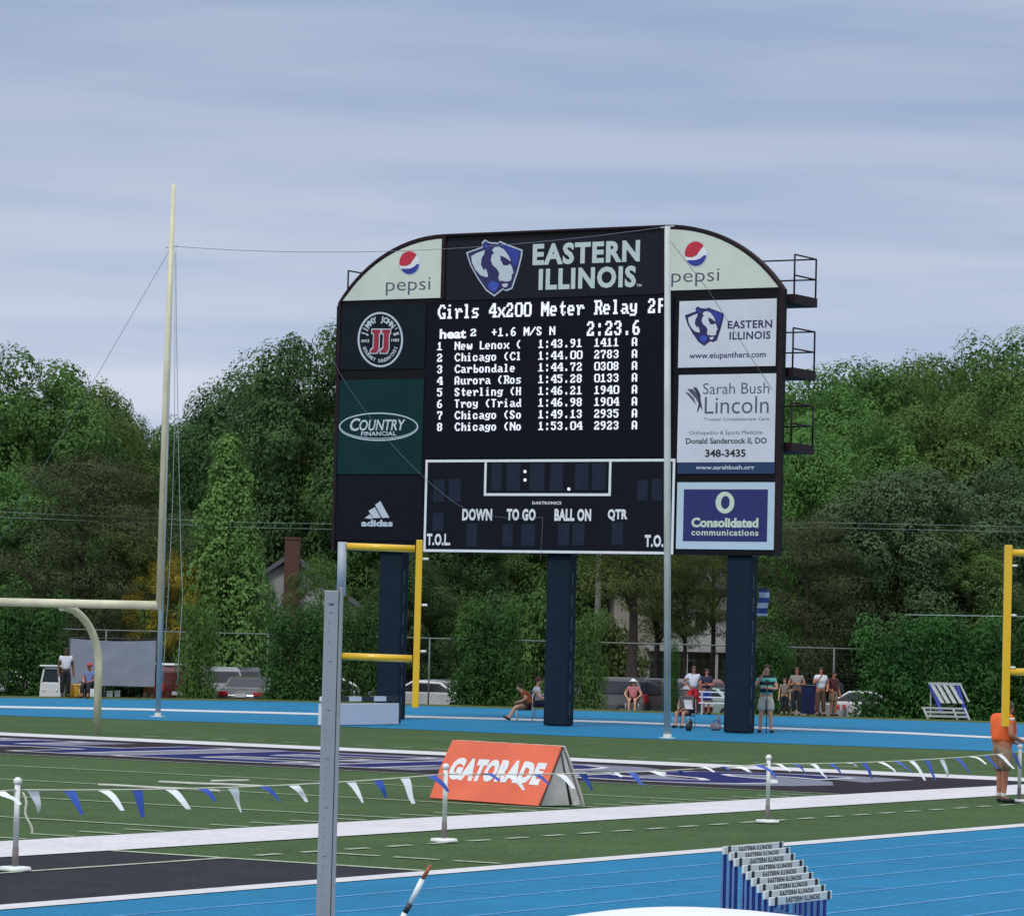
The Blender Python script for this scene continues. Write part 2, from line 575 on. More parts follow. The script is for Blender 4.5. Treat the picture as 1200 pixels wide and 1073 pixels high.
# trim around the outline and between the bays
mb = MB()
def trim(poly, w, dep=0.05):
    for (a, b) in zip(poly, poly[1:]):
        mb.bar((a[0], FRONT - dep / 2 - .004, a[1]), (b[0], FRONT - dep / 2 - .004, b[1]), dep, w)
edge = [(p[0], p[1]) for p in AL]
for poly in (AL, AR):
    vs = []
    cx = CL if poly is AL else CR
    n = len(poly)
    inner = [(cx + (p[0] - cx) * 0.978, ZS + (p[1] - ZS) * 0.955 - 0.01) for p in poly]
    for q, y in ((poly, FRONT - .06), (inner, FRONT - .06), (poly, FRONT + .001), (inner, FRONT + .001)):
        vs += [(p[0], y, p[1]) for p in q]
    fs = []
    for i in range(n - 1):
        fs += [(i, i + 1, n + i + 1, n + i), (2 * n + i, 2 * n + i + 1, 3 * n + i + 1, 3 * n + i)[::-1],
               (i, i + 1, 2 * n + i + 1, 2 * n + i), (n + i, n + i + 1, 3 * n + i + 1, 3 * n + i)]
    mb.add(vs, fs)
mb.box((XL + .05, FRONT - .03, (ZB + ZS) / 2), (.1, .06, ZS - ZB))
mb.box((XR - .06, FRONT - .03, (ZB + ZS) / 2), (.12, .06, ZS - ZB))
mb.box(((CL + CR) / 2, FRONT - .03, ZT - .03), (CR - CL, .06, .06))
mb.box((CL, FRONT - .034, (ZS + ZT) / 2), (.13, .068, ZT - ZS - .02))
mb.box((CR + .02, FRONT - .034, (ZS + ZT) / 2), (.16, .068, ZT - ZS - .02))
mb.build('frame_trim', maroon, sb)


def panel(name, px4, m, parent=None, proud=0.03, bev=0.0, label=None):
    """rectangular panel from measured left, top, right, bottom"""
    l, t, r, b = px4
    xm, ym = (l + r) / 2, (t + b) / 2
    x0, x1 = S(l, ym)[0], S(r, ym)[0]
    z1, z0 = S(xm, t)[1], S(xm, b)[1]
    mb = MB(); mb.box(((x0 + x1) / 2, FRONT - proud / 2 - .001, (z0 + z1) / 2), (x1 - x0, proud, z1 - z0))
    o = mb.build(name, m, parent or sb)
    if label: o['label'] = label
    return o, (x0, x1, z0, z1)


def flat(name, polys, m, parent, off, bx=None):
    """flat print: polygons given by measured points"""
    mb = MB()
    for poly in polys:
        mb.sheet([(*(S(x, y)[:1]), FRONT - off, S(x, y)[1]) for x, y in poly])
    return mb.build(name, m, parent, fix=False)


def letters(name, items, m, parent, off):
    """items: (text, left, right, top, bottom, bold, shear, spacing) measured around the text"""
    for it in items:
        mb = MB()
        body, l, r, t, b = it[:5]
        bold = it[5] if len(it) > 5 else 0.0
        shear = it[6] if len(it) > 6 else 0.0
        v, f = text_geo(body, bold, shear, it[7] if len(it) > 7 else 1.0)
        xs = [p[0] for p in v]; ys = [p[1] for p in v]
        x0, x1, y0, y1 = min(xs), max(xs), min(ys), max(ys)
        a0, a1 = S(l, (t + b) / 2)[0], S(r, (t + b) / 2)[0]
        z1, z0 = S((l + r) / 2, t)[1], S((l + r) / 2, b)[1]
        mb.add([(a0 + (p[0] - x0) / (x1 - x0) * (a1 - a0), FRONT - off, z0 + (p[1] - y0) / (y1 - y0) * (z1 - z0)) for p in v], f)
        mb.build(name, m, parent, fix=False)


def ellipse_px(cx, cy, rx, ry, n=40, a0=0, a1=2 * math.pi):
    return [(cx + rx * math.cos(a0 + (a1 - a0) * i / n), cy + ry * math.sin(a0 + (a1 - a0) * i / n)) for i in range(n if a1 - a0 > 6.28 else n + 1)]


def ring(name, cx, cy, rx, ry, w, m, parent, off, n=48, tilt=0.0):
    mb = MB()
    o_, i_ = ellipse_px(cx, cy, rx, ry, n), ellipse_px(cx, cy, rx - w, ry - w, n)
    def tl(p): return (p[0], p[1] + (p[0] - cx) * tilt)
    vs = [(S(*tl(p))[0], FRONT - off, S(*tl(p))[1]) for p in o_ + i_]
    mb.add(vs, [(i, (i + 1) % n, n + (i + 1) % n, n + i) for i in range(n)])
    return mb.build(name, m, parent, fix=False)


# ---- top centre: name panel with shield emblem
name_panel, _ = panel('name_panel', (523.5, 278, 777, 348.5), slate)


def emblem(name, T, parent, off, back, fill, light, tone, spot):
    """shield with a cat's head; T maps drawing units to measured points"""
    e = bpy.data.objects.new(name, None)
    def q(pts): return [T(*p) for p in pts]
    shield = [(85, 130), (180, 96), (176, 72), (194, 54), (214, 66), (226, 70), (270, 73), (284, 63), (310, 75), (416, 115), (412, 155), (390, 240),
              (356, 342), (322, 356), (300, 348), (250, 388), (200, 352), (150, 280), (108, 205)]
    cx, cy = 250, 210
    inner = [(cx + (x - cx) * .945, cy + (y - cy) * .945) for x, y in shield]
    root = flat(name, [q(shield)], back, parent, off)
    flat('shield_fill', [q(inner)], fill, root, off + .004)
    flat('light_shape', [q([(115, 152), (150, 132), (196, 116), (190, 142), (176, 166), (172, 202), (190, 236), (200, 222), (214, 262), (210, 276), (170, 264), (140, 232), (120, 190)]),
                         q([(236, 118), (250, 100), (278, 96), (308, 112), (334, 148), (348, 182), (322, 184), (290, 160), (286, 172), (304, 206), (330, 206), (342, 196), (354, 214), (364, 250), (352, 262), (352, 286),
                            (336, 302), (310, 308), (286, 302), (274, 282), (280, 252), (266, 226), (242, 206), (230, 178), (235, 146), (250, 134)]),
                         q([(294, 316), (330, 310), (326, 330), (306, 336)])], light, root, off + .008)
    for ln in ([(282, 148), (312, 158), (348, 184), (342, 193), (324, 186), (324, 200), (306, 196), (294, 174)], [(287, 294), (318, 301), (338, 298), (338, 306), (308, 313), (288, 304)], [(232, 120), (244, 122), (246, 132), (228, 134)]):
        flat('line_shape', [q(ln)], fill, root, off + .012)
    flat('ear_shape', [q([(188, 74), (200, 66), (224, 112), (210, 116), (192, 98)])], tone, root, off + .008)
    flat('tone_shape', [q([(290, 78), (402, 122), (384, 205), (366, 214), (352, 176), (336, 142), (312, 106), (282, 90)])], tone, root, off + .008)
    flat('spot_shape', [q([(212, 318), (236, 296), (276, 308), (270, 340), (250, 362), (222, 344)])], spot, root, off + .008)
    bpy.data.objects.remove(e)
    return root


emblem('shield_emblem', lambda x, y: (530 + x / 5, 270 + y / 5), name_panel, .034, palesilver, navyink, palesilver, royal, midblue)
letters('lettering', [('EASTERN', 625, 750.5, 283.6, 309.0, .042, 0, 1.12), ('ILLINOIS', 632, 746, 313.2, 338.4, .042, 0, 1.12), ('TM', 746.5, 752.5, 333, 336, .02)], silver, name_panel, .034)


# the two cream corner panels
def corner(poly, cx, sgn, name):
    inn = [(cx + (p[0] - cx) * 0.972 , ZS + (p[1] - ZS) * 0.945 - .02) for p in poly]
    inn = [(p[0] + sgn * 0.0, max(p[1], ZS + .06)) for p in inn]
    lo = [(inn[0][0], ZS + .06), (cx + sgn * .09, ZS + .06)]
    pts = [lo[0], lo[1]] + [(p[0] if abs(p[0] - cx) > .09 else cx + sgn * .09, p[1]) for p in inn[::-1][:-1]]
    mb = MB(); mb.prism(pts, ex, ez, -ey, .03, (0, FRONT - .001, 0))
    return mb.build(name, cream, sb)


cp_l = corner(AL, CL, -1, 'corner_panel'); cp_l['label'] = 'cream corner panel with round red, white and blue emblem, at the far left'
cp_r = corner(AR, CR, 1, 'corner_panel'); cp_r['label'] = 'cream corner panel with round red, white and blue emblem, behind the tall pole'


def globe(cx, cy, rx, ry, parent):
    g = flat('round_emblem', [ellipse_px(cx, cy, rx, ry, 40)], silver, parent, .034)
    flat('emblem_white', [ellipse_px(cx, cy, rx * .93, ry * .93, 40)], white, g, .038)
    rx, ry = rx * .9, ry * .9
    top = ellipse_px(cx, cy, rx, ry, 20, math.radians(168), math.radians(318))
    top += [(cx + rx * (.45 - .1), cy - ry * .22), (cx + rx * .1, cy + ry * .12), (cx - rx * .3, cy + ry * .28), (cx - rx * .7, cy + ry * .28)]
    flat('emblem_red', [top], red, g, .042)
    bot = ellipse_px(cx, cy, rx, ry, 20, math.radians(8), math.radians(148))
    bot += [(cx - rx * .45, cy + ry * .52), (cx, cy + ry * .52), (cx + rx * .45, cy + ry * .36), (cx + rx * .8, cy + ry * .1)]
    flat('emblem_blue', [bot], royal, g, .042)


globe(480.5, 308, 13, 15, cp_l)
globe(816, 297.5, 14, 16, cp_r)
letters('lettering', [('pepsi', 453, 505, 326, 345.5, -.006)], greyink, cp_l, .034)
letters('lettering', [('pepsi', 787.5, 843.5, 315.5, 335.5, -.006)], greyink, cp_r, .034)

# ---- results display
disp, dbox = panel('results_display', (500.5, 350.5, 788, 536), ledface, proud=.05)
FONT = {'0': '3E63636363633E00', '1': '0C0E0C0C0C0C3F00', '2': '1E33301C06333F00', '3': '1E33301C30331E00', '4': '383C36337F307800', '5': '3F031F3030331E00',
        '6': '1C06031F33331E00', '7': '3F3330180C0C0C00', '8': '1E33331E33331E00', '9': '1E33333E30180E00', ':': '000C0C00000C0C00', '.': '00000000000C0C00',
        '+': '000C0C3F0C0C0000', '(': '180C0606060C1800', '/': '6030180C06030100', 'A': '1E3333333F333300', 'C': '3C66030303663C00', 'G': '3C66030373667C00',
        'L': '0606060606067E00', 'M': '63777F7F6B636300', 'N': '63676F7B73636300', 'R': '3F66663E36666700', 'S': '1E33070E38331E00', 'T': '3F0C0C0C0C0C0C00',
        'F': '7E06061E06060600', 'H': '3333333F33333300', 'a': '00001E303E336E00', 'b': '0606063E66663E00', 'c': '00001E3303331E00', 'd': '3030303E33336E00',
        'e': '00001E333F031E00', 'g': '00006E33333E301F', 'h': '0606366E66666600', 'i': '0C000E0C0C0C1E00', 'l': '0E0C0C0C0C0C1E00', 'n': '00001F3333333300',
        'o': '00001E3333331E00', 'r': '00003B6E06060600', 's': '00003E031E301F00', 't': '080C3E0C0C2C1800', 'u': '0000333333336E00', 'w': '0000636B7F7F3600',
        'x': '000063361C366300', 'y': '00003333333E301F', ' ': '0000000000000000'}
leds = MB()


def led(body, x, pitch, ytop, ybase, clip=9999, ref=516):
    zt, zb = S(ref, ytop)[1], S(ref, ybase)[1]
    x0 = S(x, ytop)[0]; cw = (S(x + pitch * len(body), ytop)[0] - x0) / len(body)
    xc = S(clip, ytop)[0] if clip < 9000 else 1e9
    ph = (zt - zb) / 7
    for i, ch in enumerate(body):
        rows = bytes.fromhex(FONT[ch])
        for r, bits in enumerate(rows):
            c = 0
            while c < 8:
                if bits >> c & 1:
                    c2 = c
                    while c2 < 8 and bits >> c2 & 1:
                        c2 += 1
                    a, b = x0 + cw * (i + c / 7.6), x0 + cw * (i + c2 / 7.6)
                    b = min(b, xc)
                    if b > a:
                        z1, z0 = zt - ph * r, zt - ph * (r + 1)
                        leds.sheet([(a, FRONT - .056, z0), (b, FRONT - .056, z0), (b, FRONT - .056, z1), (a, FRONT - .056, z1)])
                    c = c2
                else:
                    c += 1


led('Girls 4x200 Meter Relay 2F', 514.5, 10.28, 357.5, 374, clip=778)
led('2:23.6', 689, 10.7, 381.5, 398)
led('2', 552.5, 8.5, 386.5, 395)
led('+1.6 M/S N', 577.5, 7.5, 386, 396)
rows = [('1', 'New Lenox (', '1:43.91', '1411'), ('2', 'Chicago (Cl', '1:44.00', '2783'), ('3', 'Carbondale', '1:44.72', '0308'), ('4', 'Aurora (Ros', '1:45.28', '0133'),
        ('5', 'Sterling (H', '1:46.21', '1940'), ('6', 'Troy (Triad', '1:46.98', '1904'), ('7', 'Chicago (So', '1:49.13', '2935'), ('8', 'Chicago (No', '1:53.04', '2923')]
for i, (a, b, c_, d) in enumerate(rows):
    yt, yb = 401.0 + 13.5 * i, 410.6 + 13.5 * i
    led(a, 513.5, 7.5, yt, yb)
    led(b, 534, 7.2, yt, yb, clip=612)
    led(c_, 632, 7.5, yt, yb)
    led(d, 697.5, 7.5, yt, yb)
    led('A', 741.5, 8, yt, yb)
lt = leds.build('display_text', glow, disp, fix=False)
letters('display_text', [('heat', 516.5, 547.5, 385.5, 397, .035)], glow, disp, .056)

# ---- game score panel
score, _ = panel('score_panel', (499, 538, 791, 649), scoreface, proud=.05)
mb = MB()
def pxbox(l, t, r, b, off=.062, th=.012):
    xm, ym = (l + r) / 2, (t + b) / 2
    x0, x1 = S(l, ym)[0], S(r, ym)[0]; z1, z0 = S(xm, t)[1], S(xm, b)[1]
    mb.box(((x0 + x1) / 2, FRONT - off + th / 2, (z0 + z1) / 2), (x1 - x0, th, z1 - z0))
x0, x1 = S(500, 590)[0], S(790, 590)[0]
zt, zb = S(560, 540)[1], S(560, 645.5)[1]
lw = .075
mb.box(((x0 + x1) / 2, FRONT - .056, zt), (x1 - x0 + lw, .012, lw)); mb.box(((x0 + x1) / 2, FRONT - .056, zb), (x1 - x0 + lw, .012, lw))
for x in (x0, x1): mb.box((x, FRONT - .056, (zt + zb) / 2), (lw, .012, zt - zb - lw))
cx0, cx1 = S(570, 560)[0], S(716, 560)[0]; cz = S(640, 579.5)[1]
mb.box(((cx0 + cx1) / 2, FRONT - .056, cz), (cx1 - cx0 + lw, .012, lw))
for x in (cx0, cx1): mb.box((x, FRONT - .056, (zt + cz) / 2), (lw, .012, zt - cz - lw))
mb.build('frame_line', white, score)
for (l, t, r, b) in ((577, 543, 589, 575), (595, 543, 611, 575), (622, 543, 639, 575), (646, 543, 661, 575), (675, 543, 691, 574), (695, 543, 711, 574),
                     (509, 562, 522, 588), (527, 561, 541, 588), (748, 562, 760, 587), (765, 561, 777, 587),
                     (508, 600, 521, 622), (548, 613, 560, 640), (590, 614, 602, 640), (612, 614, 628, 640), (655, 613, 668, 639), (672, 613, 686, 639), (718, 612, 731, 638)):
    mb = MB(); pxbox(l, t, r, b, .056, .006); mb.build('digit', digitface, score)
for x, y in ((616.5, 552.5), (616.5, 562.3), (667.8, 573)):
    mb = MB(); mb.sheet([(S(*p)[0], FRONT - .062, S(*p)[1]) for p in ellipse_px(x, y, 1.9, 1.9, 12)])
    mb.build('lit_dot', glow, score, fix=False)
letters('lettering', [('DOWN', 543, 578, 596, 610, .05, 0, 1.1), ('TO GO', 595, 629, 596, 610, .05, 0, 1.1), ('BALL ON', 651, 694, 596, 610.5, .05, 0, 1.1), ('QTR', 713.5, 736.5, 596.5, 610.5, .05, 0, 1.1),
                      ('T.O.L.', 501.5, 529, 625, 639, .045, 0, 1.1), ('T.O.L.', 756.8, 787.5, 626.5, 641, .045, 0, 1.1), ('DAKTRONICS', 625, 659, 587.5, 591, .03, 0, 1.15)], white, score, .062)

# ---- left bay sponsor panels
p1, _ = panel('sponsor_panel', (394.5, 357, 499, 432.5), adslate, label='dark slate panel with a round white-edged emblem and two red letters')
ring('emblem_ring', 446.4, 398, 26.6, 32.3, 2.2, palesilver, p1, .034)


def arc_text(body, cx, cy, rx, ry, a0, a1, hgt, wch, bold, m, parent, off, flip=False):
    mb = MB(); n = len(body)
    for i, ch in enumerate(body):
        if ch == ' ':
            continue
        a = math.radians(a0 + (a1 - a0) * i / (n - 1))
        px, py = cx + rx * math.cos(a), cy - ry * math.sin(a)
        v, f = text_geo(ch, bold)
        xs = [p[0] for p in v]; xm = (min(xs) + max(xs)) / 2
        rot = a - math.pi / 2 if not flip else a + math.pi / 2
        pts = []
        for x, y in v:
            lx, ly = (x - xm) * wch, (y - .36) * hgt
            gx, gy = lx * math.cos(rot) - ly * math.sin(rot), lx * math.sin(rot) + ly * math.cos(rot)
            sx, sz = S(px + gx, py - gy)
            pts.append((sx, FRONT - off, sz))
        mb.add(pts, f)
    return mb.build('lettering', m, parent, fix=False)


arc_text("JIMMY JOHN'S", 446.2, 398, 19.6, 24.4, 164, 16, 8.6, 7.2, .05, palesilver, p1, .034)
arc_text('GOURMET SANDWICHES', 446.2, 398, 19.8, 24.6, 203, 337, 5.4, 4.2, .035, palesilver, p1, .034, True)
letters('lettering', [('SINCE', 424, 433.5, 397.8, 401.2, .03), ('1983', 459.5, 468.5, 397, 400.5, .03)], palesilver, p1, .034)
def jj(dx, g):
    P = [(-g, -g), (11 + g, -g), (11 + g, 5 + g), (9.4 + g, 5 + g), (8.8 + g, 24), (6 + g, 28.5 + g), (-2 - g, 28.5 + g), (-2 - g, 25 - g), (1.6 - g, 22 - g), (2.4 - g, 5 + g), (-g, 5 + g)]
    return [(436.6 + dx + x * .92, 386 + y * .98) for x, y in P]
flat('letter_edge', [jj(0, .9), jj(11.6, .9)], palesilver, p1, .034)
flat('letter_fill', [jj(0, -.3), jj(11.6, -.3)], deepred, p1, .038)

p2, _ = panel('sponsor_panel', (393.5, 444.5, 496, 555.5), adgreen, label='dark green panel with a white oval emblem')
ring('emblem_ring', 444.4, 500, 46.5, 16.6, 1.5, palesilver, p2, .034)
mb = MB()
flat('emblem_line', [[(398.5 + 0.5, 505)] + [(444.4 - 44.5 * math.cos(math.pi * i / 24), 500.5 + 13.6 * math.sin(math.pi * i / 24)) for i in range(1, 24)] + [(489.8, 505)]
                     + [(444.4 + 44.5 * math.cos(math.pi * i / 24), 499.9 + 13.3 * math.sin(math.pi * i / 24)) for i in range(1, 24)]], palesilver, p2, .034)
letters('lettering', [('C', 411, 423, 490, 505, .02, .2), ('OUNTRY', 422, 476, 491.5, 504.5, .02, .2), ('FINANCIAL', 424, 465, 505.5, 510.5, .03, 0, 1.1)], palesilver, p2, .038)

p3, _ = panel('sponsor_panel', (391.5, 560, 496.5, 633), adnavy, label='dark navy panel with three slanted white bars')
flat('bar_emblem', [[(428, 607), (434, 602.5), (437.5, 606.7), (437, 608)], [(432.5, 598.5), (440, 594), (447, 606.7), (438.2, 606.9)], [(440.2, 591.5), (446.5, 587), (457, 606.4), (448.5, 606.7)]], palesilver, p3, .034)
letters('lettering', [('adidas', 424, 461, 609, 616.8, .04)], palesilver, p3, .034)

# ---- right bay sponsor panels
q1, _ = panel('sponsor_panel', (796, 351.5, 910, 429.8), adwhite, label='white panel with a blue shield emblem and a web address')
emblem('shield_emblem', lambda x, y: (803 + (x - 85) / 331 * 46, 359 + (y - 54) / 334 * 46.5), q1, .034, navyink, navyink, adwhite, royal, midblue)
letters('lettering', [('EASTERN', 853.5, 905.5, 375.3, 384.8, .025, 0, 1.1), ('ILLINOIS', 855.5, 903.5, 388.3, 397.8, .025, 0, 1.1), ('www.eiupanthers.com', 808.5, 898, 412.5, 421.5, .015)], navyink, q1, .034)

q2, _ = panel('sponsor_panel', (795, 438.5, 909, 541.5), adwhite, label='tall white panel with grey and black lettering and a leaf emblem')
flat('leaf_emblem', [[(806, 455.5), (813, 456), (819, 463), (823, 474), (824, 482), (821, 476), (816, 467), (810, 460.5)],
                     [(803, 459), (808, 460.5), (814, 467), (817, 475), (812, 469), (807, 463)]], greyink, q2, .034)
flat('leaf_emblem', [[(813, 453.8), (817, 454), (821.5, 462), (822, 474), (818, 483.5), (817.5, 482), (820, 471), (818, 462)]], darkink, q2, .038)
letters('lettering', [('Sarah Bush', 824.5, 902, 448.5, 461.5, -.004), ('Lincoln', 826.5, 901.5, 464.5, 484.5, -.004), ('Trusted Compassionate Care', 825, 902, 489, 494, 0)], greyink, q2, .034)
letters('lettering', [('Orthopedics & Sports Medicine', 808.5, 894, 504.5, 510.5, 0)], greyink, q2, .034)
letters('lettering', [('Donald Sandercock II, DO', 804.5, 899, 513, 521, .02), ('348-3435', 827, 874.5, 526.5, 535.5, .03)], blackink, q2, .034)
q3, _ = panel('sponsor_panel', (794.5, 541.5, 908.5, 555), adteal, proud=.034, label='narrow teal strip with a white web address')
letters('lettering', [('www.sarahbush.org', 816, 884.5, 545, 551.5, .02)], palesilver, q3, .038)

q4, _ = panel('sponsor_panel', (793.5, 565, 908, 643.5), adpale, label='violet-blue panel with pale border and a pale ring emblem')
mb = MB(); pxbox(801.5, 573.3, 900, 634.3, .036, .005); mb.build('panel_field', adblue, q4)
mb = MB()
o_ = [(850.3 + 11 * math.cos(a), 588.8 + 12.8 * math.sin(a)) for a in [2 * math.pi * i / 40 for i in range(40)]]
i_ = [(850.8 + 5 * math.cos(a) + 1.0 * math.sin(a), 588.6 + 7.4 * math.sin(a) - 2 * math.cos(a)) for a in [2 * math.pi * i / 40 for i in range(40)]]
mb.add([(S(*p)[0], FRONT - .040, S(*p)[1]) for p in o_ + i_], [(i, (i + 1) % 40, 40 + (i + 1) % 40, 40 + i) for i in range(40)])
mb.build('ring_emblem', palegreen, q4, fix=False)
letters('lettering', [('Consolidated', 811, 889.5, 606.5, 618, .045), ('communications', 811, 889.5, 620.5, 627.5, .025, 0, 1.12)], palegreen, q4, .040)

# ---- columns
def column(px_mid):
    x = S(px_mid, 760)[0]
    mb = MB(); mb.box((x, .06, (ZB + .02) / 2), (.78, .44, ZB - .02))
    o = mb.build('support_column', colpad, sb, bevel=.05)
    m2 = MB()
    for z in np.arange(.5, ZB - .3, .62):
        m2.box((x + .393, .0, z), (.012, .03, .38))
    m2.build('padding_lacing', silver_dull, o)
    return o


silver_dull = mat('dull_lacing', lin((66, 78, 96)), 0.6)
for px in (453, 650, 862):
    column(px)

# ---- catwalks behind the board
mb = None
zf = [12.18, 10.12, 8.02]
for i, z in enumerate(zf):
    mb = MB()
    y0, y1 = .18, 1.62
    xe = XR + .12
    xs_ = XL - .05 if i == 0 else XL + .3
    mb.box(((xs_ + xe) / 2, (y0 + y1) / 2 + .003, z), (xe - xs_, y1 - y0, .26))
    cw = mb.build('catwalk', maroon, sb)
    mb = MB()
    posts = [xs_ + .04, xe - .04] + [xs_ + (xe - xs_) * t for t in (.14, .28, .42, .56, .7, .85)]
    for x in posts:
        mb.tube([(x, y1 - .04, z + .13), (x, y1 - .04, z + 1.24)], .026, 6)
    for x in (xs_ + .04, xe - .04):
        mb.tube([(x, y0 + .04, z + .13), (x, y0 + .04, z + 1.24)], .026, 6)
        for h in (.66, 1.24):
            mb.tube([(x, y0 + .04, z + h), (x, y1 - .04, z + h)], .024, 6)
    for h in (.66, 1.24):
        mb.tube([(xs_ + .04, y1 - .04, z + h), (xe - .04, y1 - .04, z + h)], .024, 6)
    mb.build('railing', maroon, cw)

# slack cables in front of the face
wire = mat('grey_cable', lin((112, 118, 134)), 0.6, var=.05)
def cable_px(pts, r, name, label, off=.5):
    mb = MB()
    P = []
    for x, y in pts:
        a, z = S(x, y, -0.25 - off)
        P.append(BASE + DV * a + BV * (-.25 - off) + Vector((0, 0, z)))
    # smooth
    Q = []
    for i in range(len(P) - 1):
        p0, p1, p2, p3 = P[max(i - 1, 0)], P[i], P[i + 1], P[min(i + 2, len(P) - 1)]
        for k in range(6):
            t = k / 6
            Q.append(.5 * ((2 * p1) + (p2 - p0) * t + (2 * p0 - 5 * p1 + 4 * p2 - p3) * t * t + (3 * p1 - p0 - 3 * p2 + p3) * t ** 3))
    Q.append(P[-1])
    mb.tube(Q, r, 5)
    return mb, Q


mb, _ = cable_px([(388, 418), (404, 447), (430, 484), (463, 525), (500, 562), (528, 585), (548, 597), (580, 605), (612, 607), (636, 606)], .0055, '', '', .12)
m2, _ = cable_px([(636, 606), (635, 630), (633, 655)], .0055, '', '', .12)
mb.add(m2.v, m2.f, 0, True)
mb.v = [tuple(Matrix.Rotation(AZ, 3, 'Z') @ (Vector(p) - BASE)) for p in mb.v]
mb.build('hanging_cable', wire, sb, fix=False)

# =============================================================== GOAL POST
gp_paint = mat('pale_yellow_paint', (0.60, 0.59, 0.43), 0.45, var=.12, scale=1.4, mott=((6, .06),))
gb = UV(-3.55, 25.56)
gp_ = thing('goal_post', 'pale yellow gooseneck goal post standing behind the end line', 'goal post', gb, -TH)
# local axes: x right along the end line, -y towards us
mb = MB()
pts = [(0, 0, 0), (0, 0, 1.55)] + [(0, -1.5 + 1.5 * math.cos(a), 1.55 + 1.42 * math.sin(a)) for a in [math.pi / 2 * i / 12 for i in range(1, 13)]]
mb.tube(pts, .092, 14)
mb.build('gooseneck', gp_paint, gp_)
mb = MB(); mb.tube([(-2.82, -1.5, 3.05), (2.82, -1.5, 3.05)], .10, 14); mb.build('crossbar', gp_paint, gp_)
for sx in (-1, 1):
    mb = MB(); mb.tube([(sx * 2.82, -1.5, 2.95), (sx * 2.82 + .0, -1.5, 8), (sx * 2.82 + .06, -1.5, 12.72)], [.076, .066, .055], 12)
    mb.build('upright', gp_paint, gp_)

# =============================================================== NET POLES, WIRES
steel = mat('galvanised_steel', lin((182, 190, 192)), 0.6, metal=0.0, var=.2, scale=2, stretch=(1, 1, .4))
def pole(px, py, py_top, r, name, label, cat, group=None, lean=0.0):
    b = G(px, py)
    k = F_PX / b.y
    hz = HORIZON + ROLL * (px - 600)
    H = EYE + (hz - py_top) / k
    o = thing(name, label, cat, b, 0, group)
    m_ = MB(); m_.tube([(0, 0, 0), (lean * .5, 0, H * .5), (lean, 0, H)], [r, r, r * .85], 12); m_.build('shaft', steel, o)
    m_ = MB(); m_.lathe([(.22, 0), (.22, .03), (r + .02, .03), (r + .02, .12)], 12); m_.build('base_plate', steel, o)
    m_ = MB(); m_.tube([(lean - .18, 0, H - .04), (lean + .18, 0, H + .02)], .02, 6); m_.tube([(lean - .14, 0, H + .16), (lean, 0, H - .02)], .015, 6); m_.build('pulley_arm', steel, o)
    return b + Vector((lean, 0, H))


topL = pole(185, 840, 287, .075, 'net_pole', 'tall thin grey pole just behind the right goal upright', 'pole', 'ball net poles')
topR = pole(782, 865, 264, .09, 'net_pole', 'tall thick grey pole standing in front of the scoreboard', 'pole', 'ball net poles', -.30)


def hang(a, b, sag, r, n=24):
    a, b = Vector(a), Vector(b)
    m_ = MB()
    m_.tube([a.lerp(b, i / n) - Vector((0, 0, sag * 4 * (i / n) * (1 - i / n))) for i in range(n + 1)], r, 5)
    return m_


tag(hang(topL, topR, .38, .008).build('net_cable', wire), 'thin cable strung between the tops of the two net poles', 'cable')
anchor = G(-110, 815)
tag(hang(topL, anchor, .1, .007).build('guy_wire', wire), 'thin guy wire running down left from the left net pole', 'cable')
rope = mat('pale_rope', lin((140, 160, 160)), 0.7)
m_ = MB(); bL = Vector((topL.x, topL.y, 0))
p_ = [topL + Vector((.12, 0, -.1))] + [AT(x, y, topL.y - .05) for x, y in ((206.7, 380), (209, 513), (212, 647), (214, 700), (209, 777), (208, 800))]
m_.tube(p_, .011, 5)
tag(m_.build('hoist_rope', rope, fix=False), 'pale rope hanging slack from the left net pole, right strand', 'rope')
m_ = MB()
p_ = [topL + Vector((.1, 0, -.2))] + [AT(x, y, topL.y - .05) for x, y in ((204.5, 500), (202, 600), (197, 700), (192, 775), (189, 815))]
m_.tube(p_, .010, 5)
tag(m_.build('hoist_rope', rope, fix=False), 'pale rope hanging slack beside the left net pole, left strand', 'rope')
m_ = MB()
a_ = topR + Vector((.1, 0, -.4))
p_ = [a_] + [AT(x, y, topR.y + 1.5) for x, y in ((830, 340), (870, 403), (905, 457))]
m_.tube(p_, .008, 5)
tag(m_.build('hoist_rope', wire, fix=False), 'thin dark line slanting across the right sponsor panels', 'rope')

